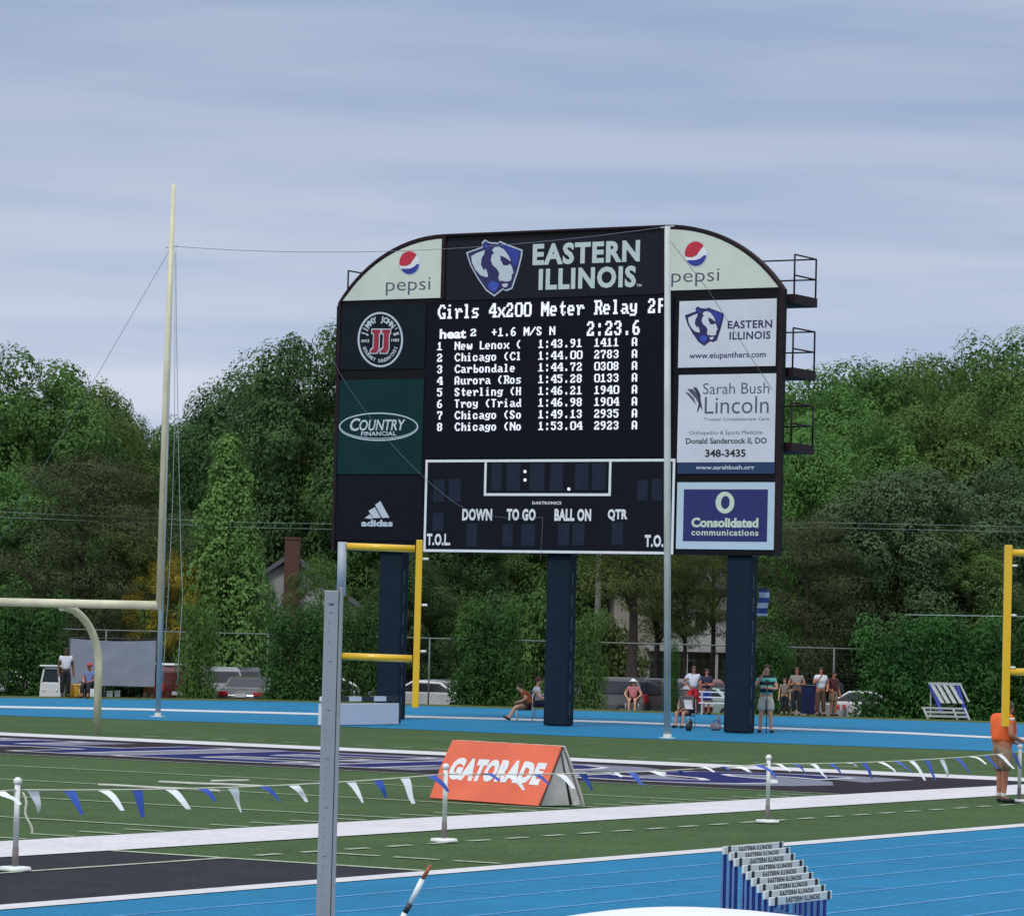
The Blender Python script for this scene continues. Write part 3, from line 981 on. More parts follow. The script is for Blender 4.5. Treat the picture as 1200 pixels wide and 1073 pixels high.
# =============================================================== PENNANT LINE AND STANCHIONS
pvc = mat('white_pvc', (0.74, 0.77, 0.76), 0.45, var=.06)
woodgrey = mat('weathered_wood', lin((120, 112, 112)), 0.8, var=.15)
flagw = mat('white_pennant_cloth', (0.80, 0.84, 0.88), 0.6, var=.05)
flagb = mat('blue_pennant_cloth', (0.015, 0.075, 0.42), 0.6, var=.15)
cordm = mat('cream_cord', (0.60, 0.62, 0.50), 0.8)
st_uv = [(45.2, -3.3), (35.57, -3.3), (27.25, -3.29), (19.18, -3.62), (8.9, -3.08), (-1.5, -3.1)]
st_label = [None, 'white pipe stanchion on the dark team box turf, leftmost', 'white pipe stanchion in front of the orange A-frame sign',
            'white pipe stanchion right of the frame sign, near the middle of the end zone', 'white pipe stanchion beside the man in orange', None]
SH = .92
proto = None
for i, (u, v) in enumerate(st_uv):
    if i in (0, 5):
        continue
    o = thing('stanchion', st_label[i], 'stanchion', UV(u, v, .012), 0, 'stanchions carrying the pennant line')
    m_ = MB(); m_.tube([(0, 0, .22), (0, 0, SH - .03)], .029, 12); m_.build('post', pvc, o)
    m_ = MB(); m_.ball((0, 0, SH - .01), .045); m_.build('cap', pvc, o)
    m_ = MB(); m_.tube([(0, 0, .05), (0, 0, .23)], .033, 12); m_.build('foot_post', woodgrey, o)
    m_ = MB(); m_.lathe([(.165, 0), (.17, .015), (.16, .04), (.05, .045)], 20); m_.build('base', pvc, o)
rng = random.Random(11)
span_label = ['blue and white pennant line running out of frame on the left', 'blue and white pennant line left of the orange A-frame sign', 'blue and white pennant line crossing the orange A-frame sign',
              'blue and white pennant line ending at the man in orange', 'blue and white pennant line running out of frame on the right']
sags = [.05, .06, .05, .05, .05]
wind = Vector((.80, .35, -.55)).normalized()
lift = [0, -.1, .5, .3, .3]
for i in range(5):
    a, b = UV(*st_uv[i], .0), UV(*st_uv[i + 1], .0)
    za = zb_ = SH - .085
    a = a + Vector((0, 0, za)); b = b + Vector((0, 0, zb_))
    L_ = (b - a).length
    o = thing('pennant_line', span_label[i], 'pennant line', a, 0, 'spans of the pennant line')
    def pt(t): return (b - a) * t - Vector((0, 0, sags[i] * 4 * t * (1 - t)))
    m_ = MB(); m_.tube([pt(k / 20) for k in range(21)], .009, 5); m_.build('cord', cordm, o, fix=False)
    n = int(L_ / (.56 if i < 3 else .62))
    for k in range(n):
        t0 = (k + .25) / n; t1 = (k + .25) / n + (.21 if i < 2 else .22) / L_
        p0, p1 = pt(t0), pt(t1)
        L1 = rng.uniform(.17, .25) if i < 2 else rng.uniform(.20, .29)
        wd = (wind + Vector((rng.uniform(-.45, .3), rng.uniform(-.6, .3), rng.uniform(-.5, .35) + lift[i]))).normalized()
        m_ = MB()
        R, Q = 5, 3
        vs = []
        amp = rng.uniform(.02, .07); ph = rng.uniform(0, 6); tap = rng.uniform(.55, .9)
        for r_ in range(R + 1):
            s_ = r_ / R
            cen = (p0 + p1) / 2 + wd * L1 * s_ + Vector((0, 0, -.10 * s_ * s_))
            half = (p1 - p0) / 2 * (1 - s_ * tap)
            for q_ in range(Q + 1):
                w_ = q_ / Q * 2 - 1
                vs.append(cen + half * w_ + Vector((-wd.y, wd.x, .4)) * amp * math.sin(ph + s_ * 5) * s_)
        fs = [(r_ * (Q + 1) + q_, r_ * (Q + 1) + q_ + 1, (r_ + 1) * (Q + 1) + q_ + 1, (r_ + 1) * (Q + 1) + q_) for r_ in range(R) for q_ in range(Q)]
        m_.add(vs, fs, 0, True)
        m_.build('pennant', flagw if k % 2 == 0 else flagb, o, fix=False)
    if i == 1:
        m_ = MB()
        vs = []; fs = []
        for k in range(9):
            t = k / 8
            c = Vector((.06 + .10 * t + .02 * math.sin(t * 9), -.04, -.02 - .42 * t))
            vs += [c + Vector((-.012, 0, 0)), c + Vector((.012, .006, 0))]
        fs = [(2 * k, 2 * k + 1, 2 * k + 3, 2 * k + 2) for k in range(8)]
        m_.add(vs, fs); m_.build('loose_ribbon', cordm, o, fix=False)

# =============================================================== ORANGE A-FRAME SIGN
coral = mat('coral_vinyl', (0.72, 0.135, 0.065), 0.55, var=.07, scale=2.2, bump=.15)
boardback = mat('cardboard_white', (0.52, 0.52, 0.50), 0.8, var=.14, scale=3)
P0, P1 = G(505, 936), G(632, 945.5)
ax = (P1 - P0); LN = ax.length; ax.normalize()
bk = Vector((-ax.y, ax.x, 0))
ang = math.atan2(ax.y, ax.x)
fs_ = thing('frame_sign', 'orange A-frame sideline sign with white lettering, standing on the field near the sideline', 'sign', P0, ang)
HT, DP = .90, .92
mb = MB()
n_ = 12
def slab(y0, z0, y1, z1, x0, x1, th):
    d = Vector((0, y1 - y0, z1 - z0)).normalized(); nn = Vector((0, -d.z, d.y))
    return [(x0, y0, z0), (x1, y0, z0), (x1, y1, z1), (x0, y1, z1)], nn * th
def add_slab(mb, y0, z0, y1, z1, x0, x1, th, seed):
    q, nn = slab(y0, z0, y1, z1, x0, x1, th)
    rg = random.Random(seed)
    NX, NY = 16, 6
    front = []
    for j in range(NY + 1):
        for i in range(NX + 1):
            s_, t_ = i / NX, j / NY
            p = Vector((x0 + (x1 - x0) * s_, y0 + (y1 - y0) * t_, z0 + (z1 - z0) * t_))
            bulge = .02 * math.sin(s_ * 9 + seed) * math.sin(t_ * math.pi) + rg.uniform(-.004, .004)
            front.append(p + nn.normalized() * bulge)
    back = [p + nn for p in front]
    M = (NX + 1) * (NY + 1)
    fs = []
    for j in range(NY):
        for i in range(NX):
            a = j * (NX + 1) + i
            fs += [(a, a + 1, a + NX + 2, a + NX + 1), (M + a, M + a + NX + 1, M + a + NX + 2, M + a + 1)]
    for i in range(NX):
        fs += [(i, M + i, M + i + 1, i + 1), (NY * (NX + 1) + i, NY * (NX + 1) + i + 1, M + NY * (NX + 1) + i + 1, M + NY * (NX + 1) + i)]
    for j in range(NY):
        a, b = j * (NX + 1), (j + 1) * (NX + 1)
        fs += [(a, b, M + b, M + a), (a + NX, M + a + NX, M + b + NX, b + NX)]
    mb.add(front + back, fs, 0, False)
add_slab(mb, 0, 0.01, DP / 2 - .02, HT, 0, LN, .03, 2)
fp = mb.build('front_panel', coral, fs_)
mb = MB(); add_slab(mb, DP, 0.01, DP / 2 + .02, HT, 0, LN, -.03, 5); mb.build('rear_panel', boardback, fs_)
mb = MB(); mb.prism([(.03, .02), (DP - .25, .02), (DP / 2 - .02, HT - .03)], ey, ez, ex, .02, (LN - .07, .0, 0)); mb.prism([(DP - .2, .02), (DP - .04, .02), (DP / 2 + .02, HT - .03), (DP / 2 - .01, HT - .05)], ey, ez, ex, .02, (LN - .04, 0, 0))
mb.build('end_flap', boardback, fs_)
mb = MB(); mb.bar((LN, 0, .01), (LN, DP / 2, HT), .03, .02); mb.build('end_edge', mat('dark_edge', (.05, .05, .05), .8), fs_)
v, f = text_geo('GATORADE', .07, .0, 1.10)
xs = [p[0] for p in v]; ys = [p[1] for p in v]
x0_, x1_, y0_, y1_ = min(xs), max(xs), min(ys), max(ys)
mb = MB()
sl = Vector((0, DP / 2 - .02, HT - .01)); nrm = Vector((0, -sl.z, sl.y)).normalized()
def panel_pt(s_, t_, o_=.03): 
    p = Vector((LN * s_, sl.y * t_, .01 + sl.z * t_))
    return p + nrm * (.022 * math.sin(s_ * 9 + 2) * math.sin(t_ * math.pi) + o_)
mb.add([panel_pt(.085 + (p[0] - x0_) / (x1_ - x0_) * .84 + .012 * (p[1] - y0_) / (y1_ - y0_), .33 + (p[1] - y0_) / (y1_ - y0_) * .38, .036) for p in v], f)
mb.build('lettering', white, fp, fix=False)

# =============================================================== STEEPLECHASE BARRIER
barw = mat('barrier_white', (0.66, 0.70, 0.78), 0.5, var=.05)
barb = mat('barrier_black', (0.02, 0.02, 0.025), 0.5)
A0, A1 = G(381.5, 850.5), G(466.5, 849)
ax = A1 - A0; LN2 = ax.length; an2 = math.atan2(ax.y, ax.x)
sbx = thing('steeple_barrier', 'white boxed hurdle barrier with black and white striped beam on the blue track', 'barrier', A0, an2)
mb = MB(); mb.box((LN2 / 2 + .06, .15, .31), (LN2 - .06, .3, .58)); mb.build('box_panel', barw, sbx, bevel=.01)
mb = MB(); mb.box((LN2 + .08, .16, .33), (.10, .34, .56)); mb.build('end_frame', barb, sbx)
mb = MB()
for i in range(6):
    w_ = (LN2 + .12) / 6
    mb.box((w_ * (i + .5), .15, .73), (w_, .13, .13), (i + 1) % 2)
mb.build('striped_beam', [barb, barw], sbx)
for x in (.15, LN2 - .15):
    mb = MB(); mb.box((x, .15, .634), (.1, .1, .062)); mb.build('beam_support', barb, sbx)

# =============================================================== POLE VAULT STANDARDS AND LANDING PIT
alu = mat('aluminium', lin((144, 148, 154)), 0.55, metal=.0, var=.1, scale=2.5, stretch=(6, 6, .6))
alul = mat('aluminium_light', lin((165, 175, 184)), 0.5, metal=.0, var=.1, scale=2.5)
yell = mat('yellow_enamel', (0.78, 0.47, 0.015), 0.35, var=.06, scale=3, coat=.3)
dark = mat('dark_plastic', (0.02, 0.02, 0.022), 0.5)
YV = 21.0
kv = F_PX / YV


def standard(px, label, mirror=False, ptop=636, pyell=None):
    b = AT(px, 900, YV)
    def h(py, x=px): return EYE + (HORIZON + ROLL * (x - 600) - py) / kv
    o = thing('vault_standard', label, 'vault standard', (b.x, b.y, 0.012), 0, 'pole vault standards')
    def lx(p): return (p - px) / kv * 1.0
    if not mirror:
        m_ = MB(); m_.box((-.012, 0, h(690) / 2), (.082, .085, h(690) - .04)); m_.box((.042, 0, h(690) / 2 + .01), (.022, .06, h(690) - .02)); m_.build('lower_mast', alu, o, bevel=.006)
        m_ = MB()
        for k in range(0, 60, 2):
            z = h(720) - k * .028
            if z > .5: m_.box((-.012 - (.010 if k % 5 else 0), -.0437, z), (  .006 if k % 5 else .02, .002, .003))
        m_.box((-.012, -.0437, h(710)), (.03, .003, .012))
        m_.build('height_scale', greyink, o)
        m_ = MB(); m_.tube([(.040, 0.0, h(700)), (.040, 0, h(637))], .026, 12); m_.build('upper_mast', alul, o)
        for py in (642, 770.5):
            m_ = MB(); m_.tube([(.066 if py < 700 else .052, 0, h(py)), (.066 + (487 - 403) / kv - .02, 0, h(py + 1))], .021, 12); m_.build('arm', yell, o)
        xv = .066 + (488 - 403) / kv
        m_ = MB(); m_.bar((xv, 0, h(831, 488) ), (xv + .0, 0, h(635, 488)), .037); yb = m_.build('peg_post', yell, o, bevel=.004)
        for py in (657, 711, 765):
            m_ = MB(); m_.tube([(xv + .018, 0, h(py, 488)), (xv + .055, 0, h(py, 488))], .007, 8); m_.build('peg', pvc, yb)
        m_ = MB(); m_.box((.1, .1, .04), (.5, .9, .08)); m_.build('base', alu, o, bevel=.01)
    else:
        xm = .04 + .46
        m_ = MB(); m_.box((xm + .03, 0, h(700) / 2), (.082, .085, h(700) - .04)); m_.build('lower_mast', alu, o, bevel=.006)
        m_ = MB(); m_.tube([(xm - .02, 0, h(702)), (xm - .02, 0, h(640))], .026, 12); m_.build('upper_mast', alul, o)
        for py in (650, 789):
            m_ = MB(); m_.tube([(.019, 0, h(py)), (xm - .015, 0, h(py - .5))], .021, 12); m_.build('arm', yell, o)
        m_ = MB(); m_.bar((0, 0, h(853)), (.0, 0, h(641)), .043); yb = m_.build('peg_post', yell, o, bevel=.004)
        for py in (665, 723, 784, 844):
            m_ = MB(); m_.tube([(.02, -.01, h(py)), (.052, -.012, h(py))], .007, 8); m_.build('peg', pvc, yb)
        m_ = MB(); m_.box((xm, .1, .04), (.5, .9, .08)); m_.build('base', alu, o, bevel=.01)
    return o


standard(386, 'grey pole vault standard with yellow side frame, left one in full view')
standard(1177, 'yellow side frame of the pole vault standard at the right edge', True)

# white covered landing pit, its crown peeking in at the bottom
tarp = mat('white_tarp', (0.80, 0.82, 0.86), 0.45, var=.04, scale=2, bump=.1)
pc = AT(856, 1068, 21.6); pc.z = 0.012
mb = MB()
NX, NY = 40, 20
topz = EYE - (1070 - 752) / (F_PX / 21.6)
vs = []
for j in range(NY + 1):
    for i in range(NX + 1):
        s_, t_ = i / NX * 2 - 1, j / NY * 2 - 1
        edge_ = (1 - abs(s_) ** 3.2) * (1 - abs(t_) ** 6)
        x = s_ * 1.75; y = t_ * 1.2
        z = (topz - .30) * min(1, (1 - max(abs(s_), abs(t_)) ** 14) * 1.02) + .30 * (1 - s_ * s_ * .8) * (1 - t_ ** 4) ** .5 * (1 - .12 * (s_ > .1) * (s_ - .1)) - .012 * math.sin(s_ * 6)
        vs.append((x, y, max(0, z)))
mb.add(vs, [(j * (NX + 1) + i, j * (NX + 1) + i + 1, (j + 1) * (NX + 1) + i + 1, (j + 1) * (NX + 1) + i) for j in range(NY) for i in range(NX)], 0, True)
o = mb.build('landing_mat_cover', tarp, fix=False); o.location = pc
tag(o, 'white rounded cover of a landing mat peeking in at the bottom edge', 'mat cover')

# banded stake leaning in front of the track
orange = mat('orange_tape', lin((150, 80, 46)), 0.5)
ptsS = [(505, 1013), (495, 1029.5), (481, 1058), (474.5, 1069), (468, 1082), (455, 1108), (410, 1188)]
YS = 24.0
W_ = [AT(x, y, YS) for x, y in ptsS]
o = thing('banded_stake', 'leaning stake banded in orange, white and black in front of the blue track', 'stake', (W_[-1].x, W_[-1].y, 0.0))
off = Vector((W_[-1].x, W_[-1].y, 0))
Wl = [p - off for p in W_]; Wl[-1].z = max(0.0, Wl[-1].z)
for k, (m_mat, nm) in enumerate(((orange, 'orange_band'), (pvc, 'white_band'), (dark, 'black_band'), (pvc, 'white_band'), (dark, 'black_band'), (pvc, 'white_band'))):
    m_ = MB(); m_.tube([Wl[k], Wl[k + 1]], .019 if k else .014, 10); m_.build(nm, m_mat, o)

thinpaint2 = mat('dull_white', (.50, .52, .48), .8)
# loose white strips lying on the turf and scuffs on the track
for i, (a_, b_, lab) in enumerate((((115, 921.7), (258, 929), 'long white strip lying on the turf behind the left pennants, nearest one'), ((186, 918.5), (308, 923.3), 'white strip lying on the turf behind the left pennants, middle one'), ((247, 917.4), (291, 916.6), 'short white strip lying on the turf behind the left pennants, farthest one'))):
    A_, B_ = G(*a_), G(*b_)
    m_ = MB(); n_ = 8
    m_.tube([A_.lerp(B_, k / n_) + Vector((0, .05 * math.sin(k * 1.3 + i), .035)) for k in range(n_ + 1)], .022, 8)
    tag(m_.build('foam_strip', thinpaint2), lab, 'strip', 'loose strips on the turf')
rs = random.Random(21)
mb = MB()
for px_, py_, L_ in ((1105, 992, .9), (1160, 994, .5), (700, 1035, .4), (560, 1046, .5), (1060, 1012, .3), (330, 1052, .4), (1010, 1040, .35)):
    c_ = G(px_, py_); d_ = Vector((math.cos(rs.uniform(-.5, .3)), math.sin(rs.uniform(-.5, .3)), 0)); n_ = Vector((-d_.y, d_.x, 0)) * rs.uniform(.012, .03)
    mb.sheet([c_ - d_ * L_ + Vector((0, 0, .0125)), c_ + n_ + Vector((0, 0, .0125)), c_ + d_ * L_ + Vector((0, 0, .0125)), c_ - n_ + Vector((0, 0, .0125))])
struct(mb, 'track_scuff_marking', trackline)

# =============================================================== HURDLES
hb_blue = mat('hurdle_blue', (0.012, 0.03, 0.26), 0.45, var=.1)
hb_white = mat('hurdle_board', (0.70, 0.73, 0.70), 0.5, var=.05)
hb_grey = mat('hurdle_pole', lin((95, 130, 175)), 0.45)


def make_hurdle(bar_h=.84, text=True):
    o = thing('track_hurdle', 'hurdle', 'hurdle', (0, 0, 0))
    hw = .6
    m_ = MB(); m_.box((0, 0, bar_h - .035), (1.2, .022, .07)); bd = m_.build('board', hb_white, o, bevel=.004)
    m_ = MB()
    v, f = text_geo('EASTERN ILLINOIS', .03, 0, 1.1)
    xs = [p[0] for p in v]; ys = [p[1] for p in v]
    m_.add([(-.31 + (p[0] - min(xs)) / (max(xs) - min(xs)) * .66, -.0125, bar_h - .057 + (p[1] - min(ys)) / (max(ys) - min(ys)) * .044) for p in v], f)
    m_.build('lettering', blackink, bd, fix=False)
    for x in (-.50, .53):
        m_ = MB(); m_.box((x, -.0125, bar_h - .035), (.05, .003, .072)); m_.build('clamp_band', blackink, bd)
    for sx in (-1, 1):
        m_ = MB(); m_.box((sx * .52, .025, bar_h / 2), (.04, .026, bar_h - .02)); m_.build('upright', hb_blue, o)
        m_ = MB(); m_.box((sx * .52 - .03, .03, bar_h / 2 - .02), (.012, .02, bar_h - .1)); m_.build('height_rod', hb_grey, o)
        m_ = MB(); m_.box((sx * .52, .36, .03), (.045, .64, .045)); m_.build('foot', hb_blue, o)
    m_ = MB(); m_.box((0, .03, .14), (1.0, .02, .03)); m_.build('cross_tube', hb_grey, o)
    return o


# nine hurdles nested across the near lanes; each set a notch lower than the one behind
h_lab = ['hurdle at the back of the stack, tallest bar', 'second hurdle from the back of the stack', 'third hurdle from the back of the stack', 'fourth hurdle from the back of the stack', 'middle hurdle of the stack',
         'fourth hurdle from the front of the stack', 'third hurdle from the front of the stack', 'second hurdle from the front of the stack', 'hurdle at the front of the stack, lowest bar']
h_px = [(855.5, 995.5), (863, 1002.5), (868.5, 1009.5), (878.5, 1017.5), (883, 1025), (889, 1032.5), (896, 1040), (903, 1047.5), (910, 1055)]
HA = math.atan2(.93, .37)
HA = math.radians(60)
for i in range(9):
    bh = 1.06 - .27 * i / 8
    Yh = 31.8 - 1.6 * i / 8
    px, py = h_px[i]
    # measured left end (middle of the board) -> bar height at that distance
    k_ = F_PX / Yh
    hz = HORIZON + ROLL * (px - 600)
    zc = EYE - (py + 1 - hz) / k_
    o = make_hurdle(zc + .035)
    tag(o, h_lab[i] + ', white board lettered in black', 'hurdle', 'hurdles stacked on the near track')
    pl = AT(px - 8, py, Yh)
    o.rotation_euler = (0, 0, HA)
    o.location = (pl.x + .6 * math.cos(HA), pl.y + .6 * math.sin(HA), 0.012)

# slatted rack and low bench by the far hedge
hb_pale = mat('slat_white', (0.40, 0.43, 0.45), 0.55, var=.08)
p = G(1097, 841.5)
kk = p.y / F_PX
o = thing('slatted_rack', 'white slatted rack with blue slanted legs standing by the right hedge', 'rack', (p.x, p.y, 0.01))
def rk(px, py, dy): return ((px - 1097) * kk, dy, (841.5 - py) * kk)
m_ = MB(); m_.bar(rk(1090, 801.5, .75), rk(1129, 801.5, .75), .10, .10); m_.build('top_rail', hb_pale, o)
for a in (1094.5, 1101.5, 1109, 1116.5):
    m_ = MB(); m_.bar(rk(a, 803, .72), rk(a + 11, 824, .25), .175, .03); m_.build('slat', hb_pale, o)
for a, c_, e_ in ((1092.5, 1103, 834), (1123.5, 1134, 842)):
    m_ = MB(); m_.bar(rk(a, 803, .72), rk(c_, e_, .0), .15, .05); m_.build('leg', hb_blue, o)
m_ = MB(); m_.bar(rk(1127.5, 802, .74), rk(1136, 822, .3), .05, .05); m_.build('edge_bar', hb_pale, o)
m_ = MB(); m_.bar(rk(1093, 805, .74), rk(1093, 841, .74), .05, .05); m_.build('rear_leg', hb_pale, o)
p = G(1080, 842)
o = thing('low_bench', 'low white slatted bench in front of the slatted rack by the right hedge', 'bench', (p.x, p.y - .3, 0.01))
for k_, (py, dy) in enumerate(((829.5, .4), (834, .2), (838.5, 0))):
    m_ = MB(); m_.bar(((0 + k_ * 2) * kk, dy, (842 - py) * kk), ((48 + k_ * 2) * kk, dy, (842 - py) * kk), .05, .07); m_.build('slat', hb_pale, o)
for x in (2, 36, 50):
    m_ = MB(); m_.bar((x * kk, .45, 13 * kk), ((x + 4) * kk, -.05, 0), .05, .05); m_.build('leg', hb_pale, o)
# =============================================================== FENCE
YF = 136.9
fence_steel = mat('fence_steel', lin((104, 116, 114)), 0.6, metal=.0, var=.12)
fx0 = AT(-160, 740, YF).x
o = thing('chain_fence', 'tall chain link fence with a pale top rail running behind the blue track', 'fence', (fx0, YF, GZ))
NF = 18
FW = 3.05
m_ = MB(); m_.tube([(0, 0, 3.06), (NF * FW, 0, 3.06)], .032, 6); m_.build('top_rail', fence_steel, o)
for i in range(NF + 1):
    m_ = MB(); m_.tube([(i * FW, 0, 0), (i * FW, 0, 3.05)], .035, 6); m_.build('fence_post', fence_steel, o)
m_ = MB()
for i in range(8):
    m_.tube([(0, 0, .2 + i * .38), (NF * FW, 0, .2 + i * .38)], .0015, 4, cap=False)
for i in range(int(NF * FW / .38)):
    m_.tube([(i * .38, .006, .05), (i * .38 + .36, .006, 1.5), (i * .38, .006, 3.0)], .0015, 4, cap=False)
m_.build('wire_mesh', fence_steel, o, fix=False)['kind'] = 'stuff'

# =============================================================== TREES AND HEDGES
LM = {
    'mid': leaf_mat('leaf_mid', (0.056, 0.120, 0.034), (0.125, 0.225, 0.060)),
    'dark': leaf_mat('leaf_dark', (0.040, 0.086, 0.034), (0.088, 0.158, 0.054)),
    'bright': leaf_mat('leaf_bright', (0.062, 0.142, 0.038), (0.132, 0.250, 0.066)),
    'spring': leaf_mat('leaf_spring', (0.094, 0.215, 0.058), (0.170, 0.345, 0.098)),
    'pine': leaf_mat('leaf_pine', (0.040, 0.058, 0.028), (0.090, 0.114, 0.050), .15),
    'greygreen': leaf_mat('leaf_greygreen', (0.056, 0.098, 0.046), (0.104, 0.164, 0.076), .2),
    'olive': leaf_mat('leaf_olive', (0.064, 0.100, 0.030), (0.130, 0.180, 0.052)),
    'yellow': leaf_mat('leaf_yellow', (0.24, 0.23, 0.02), (0.48, 0.42, 0.06)),
    'hedge': leaf_mat('leaf_hedge', (0.024, 0.078, 0.022), (0.072, 0.172, 0.040)),
}
bark = mat('bark', (0.045, 0.034, 0.028), 0.9, var=.3, scale=4, stretch=(3, 3, .6), bump=.4)
barkd = mat('bark_dark', (0.022, 0.018, 0.018), 0.9, var=.3, scale=4, stretch=(3, 3, .6), bump=.4)


def leaves(name, clumps, per, size, seed, flat_=0.0, mat_=None, aspect=.62):
    r = np.random.default_rng(seed)
    P, Nn, Sz = [], [], []
    for (c, rad, dens) in clumps:
        n = max(8, int(per * dens))
        d = r.normal(size=(n, 3)); d /= np.linalg.norm(d, axis=1)[:, None]
        fa, fb, fc = r.normal(size=3) * 2.2, r.normal(size=3) * 4.0, r.random(2) * 6.28
        lump = 1 + .24 * np.sin(d @ fa + fc[0]) + .15 * np.sin(d @ fb + fc[1])
        rr = (lump * (0.62 + 0.38 * r.random(n) ** .5) + np.minimum(.08 * np.abs(r.normal(size=n)), .16))[:, None]
        P.append(np.array(c) + d * rr * np.array(rad))
        nn = d + r.normal(size=(n, 3)) * .26 + np.array([0, 0, .45 + flat_])
        Nn.append(nn / np.linalg.norm(nn, axis=1)[:, None])
        Sz.append(size * (.55 + .9 * r.random(n)))
    P = np.concatenate(P); Nn = np.concatenate(Nn); Sz = np.concatenate(Sz)
    n = len(P)
    h = r.normal(size=(n, 3))
    T = np.cross(Nn, h); T /= np.linalg.norm(T, axis=1)[:, None]
    B = np.cross(Nn, T)
    a = (Sz * .5)[:, None]; b = (Sz * .5 * aspect)[:, None]
    V = np.empty((n, 4, 3))
    V[:, 0] = P + T * a; V[:, 1] = P + B * b + T * a * .15 + Nn * a * .2; V[:, 2] = P - T * a; V[:, 3] = P - B * b + T * a * .15 + Nn * a * .2
    me = bpy.data.meshes.new(name)
    me.vertices.add(n * 4); me.vertices.foreach_set('co', V.reshape(-1))
    me.loops.add(n * 4); me.loops.foreach_set('vertex_index', np.arange(n * 4, dtype=np.int32))
    me.polygons.add(n); me.polygons.foreach_set('loop_start', np.arange(0, n * 4, 4, dtype=np.int32))
    me.polygons.foreach_set('loop_total', np.full(n, 4, dtype=np.int32))
    me.update(calc_edges=True)
    return me


def env_round(seed, n, W, H, z0, squash=1.0, cr=(.95, 1.5)):
    """clumps spread over an uneven egg-shaped envelope"""
    g = random.Random(seed)
    out = []
    cz = z0 + (H - z0) * .5
    lob = [(g.uniform(0, 6.28), g.uniform(-.5, 1), g.uniform(.75, 1.12)) for _ in range(7)]
    for i in range(n):
        z = -0.85 + 1.85 * (i + .5) / n
        a = i * 2.399 + g.uniform(-.5, .5)
        rr = math.sqrt(max(0, 1 - min(1, z) ** 2))
        k = min((abs(((a - l[0] + 3.14) % 6.28) - 3.14) + abs(z - l[1]), l[2]) for l in lob)[1]
        f = g.choice((.5, .7, .82, .92, .98, 1.06)) * k
        rad = g.uniform(*cr)
        x, y = W / 2 * rr * f * math.cos(a), W / 2 * rr * f * math.sin(a)
        zz = cz + (H - z0) * .5 * z * (.96 if f > .6 else .7) * (0.9 + .1 * k)
        out.append(((x, y, zz - rad * .4), (rad * 1.15, rad * 1.15, rad * .85), rad * rad))
    return out


def env_cone(seed, n, W, H, z0):
    g = random.Random(seed); out = []
    for i in range(n):
        t = ((i + .5) / n) ** 1.25
        z = H - (H - z0) * t
        a = i * 2.399 + g.uniform(-.4, .4)
        R = W / 2 * (.06 + .94 * t ** .82) * g.choice((.45, .8, .95))
        rad = .45 + .75 * t
        out.append(((R * math.cos(a), R * math.sin(a), z - rad * .7), (rad, rad, rad * 1.0), rad * rad * 1.1))
    return out


def env_pine(seed, n, W, H, z0):
    g = random.Random(seed); out = []
    for i in range(n):
        t = (i + .5) / n
        z = z0 + (H - z0) * (1 - t)
        a = g.uniform(0, 6.28)
        env = math.sin(math.pi * min(1, .12 + .80 * t)) ** .6
        R = W / 2 * env * g.uniform(.2, 1.0)
        rad = g.uniform(.7, 1.25)
        out.append(((R * math.cos(a), R * math.sin(a), z + g.uniform(-.3, .3)), (rad * 1.45, rad * 1.45, rad * .42), rad * rad * .85))
    return out


def env_hedge(seed, n, W, D, H):
    g = random.Random(seed); out = []
    for i in range(n):
        rad = g.uniform(.32, .52)
        z = H * (i + .5) / n
        out.append(((g.uniform(-.5, .5) * (W - rad), g.uniform(-.5, .5) * D, max(.3, z - rad * .6) + g.uniform(-.1, .1)), (rad * 1.2, rad, rad), rad * rad * 4.2))
    return out


def trunk_mesh(seed, H, R, cl, lean=.3, zlimb=.35):
    g = random.Random(seed)
    m_ = MB()
    pts = [Vector((0, 0, 0))]; N_ = 8
    dx, dy = g.uniform(-lean, lean), g.uniform(-lean, lean)
    for i in range(1, N_ + 1):
        t = i / N_
        pts.append(Vector((dx * t * t + g.uniform(-.06, .06), dy * t * t + g.uniform(-.06, .06), H * .9 * t)))
    m_.tube(pts, [R * (1.25 if i == 0 else 1) * (1 - .88 * i / N_) for i in range(N_ + 1)], 8)
    cand = [c for c in cl if c[0][2] > H * zlimb]
    g.shuffle(cand)
    for c in cand[:16]:
        e = Vector(c[0])
        zb = max(H * .2, min(H * .8, e.z - math.hypot(e.x, e.y) * g.uniform(.5, .9)))
        s_ = Vector((dx * (zb / H) ** 2, dy * (zb / H) ** 2, zb))
        mid_ = s_.lerp(e, .5) + Vector((0, 0, .25))
        k = R * (1 - .8 * zb / H) * .5
        m_.tube([s_, mid_, e], [k, k * .65, k * .2], 6)
    return m_


PROTO = {}


